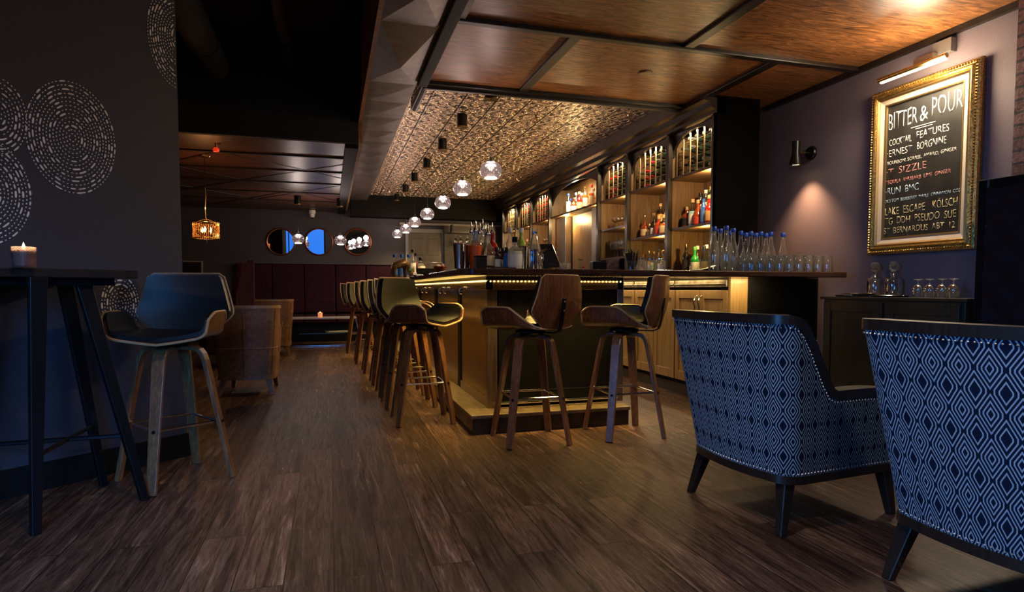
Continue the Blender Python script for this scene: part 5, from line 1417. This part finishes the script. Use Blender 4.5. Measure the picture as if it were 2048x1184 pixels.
text('BITTER', TX(0.02), TX(0.42), TZ(0.185), 0.125, M['chalk'], wt=-0.010)
text('&', TX(0.455), TX(0.56), TZ(0.180), 0.105, M['chalk'], wt=-0.010)
text('POUR', TX(0.61), TX(0.985), TZ(0.170), 0.135, M['chalk'], wt=-0.010)
g = MB().box(TX(0.34), TX(0.66), -0.0118, -0.0108, TZ(0.213), TZ(0.208)).box(TX(0.40), TX(0.62), -0.0118, -0.0108, TZ(0.228), TZ(0.224)); g.build('underline', M['chalk'], cbd)
text('COCKTAIL', TX(0.04), TX(0.35), TZ(0.305), 0.048, M['chalk'], wt=-0.008)
text('FEATURES', TX(0.42), TX(0.83), TZ(0.300), 0.052, M['chalk'], wt=-0.008)
text('\u00b7ERNEST', TX(0.015), TX(0.36), TZ(0.385), 0.050, M['chalk'])
text('BORGNINE', TX(0.43), TX(0.80), TZ(0.380), 0.052, M['chalk'])
text('BOURBON, SORREL, AMARO, GINGER', TX(0.02), TX(0.93), TZ(0.445), 0.025, M['chalk'], wt=-0.008)
text('\u00b7T', TX(0.015), TX(0.115), TZ(0.528), 0.052, M['chalk_r'])
text('SIZZLE', TX(0.19), TX(0.56), TZ(0.525), 0.052, M['chalk_r'])
text('TEQUILA  RHUBARB  LIME  GINGER', TX(0.0), TX(0.87), TZ(0.590), 0.027, M['chalk_r'], wt=-0.008)
text('\u00b7RUN  BMC', TX(0.01), TX(0.47), TZ(0.672), 0.052, M['chalk_b'])
text('OLD TOM  BLUEBERRY  MAPLE  CINNAMON  CO2', TX(0.0), TX(0.99), TZ(0.730), 0.022, M['chalk_b'], wt=-0.008)
text('LAKE  ESCAPE', TX(0.01), TX(0.56), TZ(0.825), 0.055, M['chalk_y'])
text('K\u00d6LSCH', TX(0.66), TX(0.96), TZ(0.820), 0.056, M['chalk_y'])
text('TG  DDH  PSEUDO  SUE', TX(0.01), TX(0.95), TZ(0.898), 0.052, M['chalk_y'])
text('ST  BERNARDUS  ABT  12', TX(0.0), TX(0.94), TZ(0.968), 0.044, M['chalk_y'])
# picture lamp
pl = empty('picture_lamp', (XR, 3.20, 2.44), 0, 'slim brass picture lamp on a wall bracket above the chalkboard', 'picture lamp')
MB().box(-0.05, -0.001, -0.13, 0.0, 0.03, 0.12).build('wall_box', plain('grey_lamp_box', (0.25, 0.24, 0.23), 0.35, 0.6), pl, bev=0.003)
MB().box(-0.09, -0.02, -0.04, 0.10, 0.0, 0.05).build('bracket', M['steel'], pl, bev=0.003)
MB().tube([(-0.06, 0.02, 0.02), (-0.12, 0.04, -0.01), (-0.165, 0.07, -0.03)], 0.006, 8).tube([(-0.06, 0.08, 0.02), (-0.12, 0.09, -0.01), (-0.165, 0.09, -0.03)], 0.006, 8).build('arms', M['brass'], pl, smooth=True)
tb = MB().tube([(-0.17, -0.20, -0.035), (-0.17, 0.30, -0.035)], 0.016, 12)
tb.build('lamp_hood', M['brass'], pl, smooth=True)
MB().box(-0.168, -0.150, -0.19, 0.29, -0.058, -0.050).build('lamp_strip', glow('picture_lamp_tube', (1.0, 0.86, 0.66), 9), pl)

# ------------------------------------------------------------------ side cabinet and what stands on it
sbd = empty('side_cabinet', (3.70, 3.05, 0), 0, 'dark olive two-door side cabinet against the plum wall below the chalkboard', 'cabinet')
kc = dict(parent=sbd, loc=(-3.70, -3.05, 0))
MB().box(3.52, 3.88, 2.66, 3.72, 0.06, 0.865).build('carcass', M['dkgreen'], bev=0.003, **kc)
MB().box(3.50, 3.89, 2.64, 3.74, 0.865, 0.885).build('cabinet_top', M['dkgreen'], bev=0.003, **kc)
MB().box(3.55, 3.87, 2.68, 3.70, 0.0, 0.06).build('plinth', M['black'], **kc)
for a, b_, hy in ((3.20, 3.70, 3.24), (2.68, 3.18, 3.14)):
    d = MB().box(3.505, 3.52, a, b_, 0.08, 0.85)
    for q in ((a, a+0.065, 0.08, 0.85), (b_-0.065, b_, 0.08, 0.85), (a+0.065, b_-0.065, 0.08, 0.15), (a+0.065, b_-0.065, 0.78, 0.85)): d.box(3.495, 3.507, *q)
    do = d.build('door', M['dkgreen'], bev=0.003, **kc)
    MB().lathe([(0.0, -0.026), (0.012, -0.022), (0.013, -0.014), (0.006, -0.008), (0.006, 0.0)], 12, (3.497, hy, 0.47), 'x').build('knob', M['steel'], do, smooth=True)
ZC = 0.8855
def sidept(px, X): return (X, px_to_y(px, X), ZC)
def tray_make():
    o = MB().lathe([(0.0, 0.0), (0.105, 0.0), (0.117, 0.012), (0.120, 0.012), (0.108, 0.004), (0.0, 0.004)], 32).build('round_tray', M['chrome'], smooth=True); o['category'] = 'tray'; return o
ty = Stock(tray_make)
x, y, z = sidept(1705, 3.625)
ty.put((x, y, z), 0, 'lower of the steel round trays at the far end of the side cabinet', 'steel trays on the side cabinet')
ty.put((3.63, y-0.05, z+0.0125), 0.3, 'upper steel round tray lying on the lower tray on the side cabinet', 'steel trays on the side cabinet')
ty.put((3.63, y-0.05-0.25, z), 0.3, 'steel round tray lying flat in front of the decanters on the side cabinet', 'steel trays on the side cabinet')
def dec_make():
    o = MB().lathe([(0.0, 0.004), (0.050, 0.0), (0.054, 0.006), (0.054, 0.115), (0.048, 0.13), (0.020, 0.145), (0.017, 0.165), (0.026, 0.175)], 20, cap=False).build('decanter', M['glass'], smooth=True)
    MB().lathe([(0.012, 0.165), (0.014, 0.182), (0.032, 0.195), (0.034, 0.215), (0.020, 0.245), (0.0, 0.248)], 8, cap=False).build('faceted_stopper', M['glass'], o)
    g_ = MB()
    for i in range(8):
        a = 2*PI*i/8; g_.tube([(0.0545*math.cos(a), 0.0545*math.sin(a), 0.02), (0.0545*math.cos(a+0.3), 0.0545*math.sin(a+0.3), 0.06), (0.0545*math.cos(a), 0.0545*math.sin(a), 0.09)], 0.0015, 4)
    g_.build('cut_pattern', M['glass'], o)
    o['category'] = 'decanter'; return o
dc = Stock(dec_make)
dc.put(sidept(1748, 3.82), 0, 'clear glass decanter nearer the bar on the side cabinet', 'glass decanters on the side cabinet')
dc.put(sidept(1785, 3.82), 0.4, 'clear glass decanter nearer the brandy glasses on the side cabinet', 'glass decanters on the side cabinet')
for i, p in enumerate((1835, 1858, 1883, 1906)):
    snifter_s.put(sidept(p, 3.72), 0, 'upturned brandy glass on the side cabinet, %s from the decanters' % ORD[i], 'upturned brandy glasses on the side cabinet')
# low dark table with glasses in front of the far armchair
lt_ = empty('side_table', (2.72, 3.25, 0), 0, 'low steel-topped round table half hidden behind the far patterned armchair', 'side table')
MB().lathe([(0.0, 0.60), (0.22, 0.60), (0.225, 0.61), (0.225, 0.625), (0.0, 0.625)], 28).build('table_top', M['steel'], lt_, smooth=True)
MB().cyl((0, 0, 0.02), 0.02, 0.58, 12).build('stem', M['blackmetal'], lt_)
MB().lathe([(0.0, 0.0), (0.17, 0.0), (0.17, 0.01), (0.03, 0.03), (0.0, 0.03)], 24).build('base', M['blackmetal'], lt_, smooth=True)

# tall velvet screen at the right edge
ts = empty('velvet_screen', (3.42, 2.04, 0), R(-84), 'tall button-tufted dark velvet screen in a black frame at the right edge', 'screen')
g = MB()
for q in ((-0.45, -0.40, 0, 1.52), (0.40, 0.45, 0, 1.52), (-0.40, 0.40, 1.47, 1.52), (-0.40, 0.40, 0, 0.08)): g.box(q[0], q[1], -0.03, 0.03, q[2], q[3])
g.build('frame', M['blackmetal'], ts, bev=0.004)
G = []
for i in range(33):
    row = []
    for j in range(57):
        x = -0.40+0.8*i/32; z = 0.08+1.39*j/56
        dz = 0.022*abs(math.sin(PI*(x/0.16+z/0.2)))*abs(math.sin(PI*(x/0.16-z/0.2)))
        row.append(Vector((x, -0.015-dz, z)))
    G.append(row)
MB().slab(G, 0.02).build('tufted_panel', plain('dark_velvet', (0.012, 0.003, 0.006), 0.7, 0, 0.3, 30, 0.3, spec=0.2), ts, smooth=True)

# ceiling details
for x, y, zc, zl, lab in ((-0.1, 1.3, 3.30, 3.17, 'added round white fill lamp hung under the black open ceiling'), (0.9, 0.3, 2.62, 2.52, 'added round white fill lamp fixed under the stained plywood ceiling')):
    cl = empty('added_fill_lamp', (x, y, zc), 0, lab, 'added fill lamp')  # unseen fixture, added to carry a fill light
    MB().cyl((0, 0, zl-zc+0.02), 0.19, 0.03, 28).build('lamp_body', M['white'], cl, smooth=True)
    MB().cyl((0, 0, zl-zc+0.05), 0.03, zc-zl-0.05, 12).build('stem', M['blackmetal'], cl)
    MB().cyl((0, 0, zl-zc+0.012), 0.17, 0.008, 28).build('diffuser', M['lampring'], cl)
sd = empty('ceiling_sprinkler', (px_to_x(1285, 4.38), 4.38, 2.62), 0, 'flat round sprinkler cover on the stained plywood ceiling', 'sprinkler')
MB().lathe([(0.0, -0.012), (0.045, -0.012), (0.05, -0.004), (0.05, 0.0)], 24).build('cover_plate', plain('tan_cover', (0.32, 0.2, 0.11), 0.5), sd, smooth=True)
MB().lathe([(0.052, -0.002), (0.056, -0.001), (0.056, 0.0)], 24, cap=False).build('shadow_ring', M['black'], sd)
s2 = empty('sprinkler_head', (px_to_x(1073, 6.1), 6.1, 2.70), 0, 'tiny brass sprinkler head on the embossed tin ceiling', 'sprinkler')
MB().lathe([(0.022, 0.0), (0.022, -0.004), (0.008, -0.006), (0.008, -0.03), (0.016, -0.032), (0.016, -0.036), (0, -0.036)], 12, cap=False).build('head', M['brass'], s2, smooth=True)
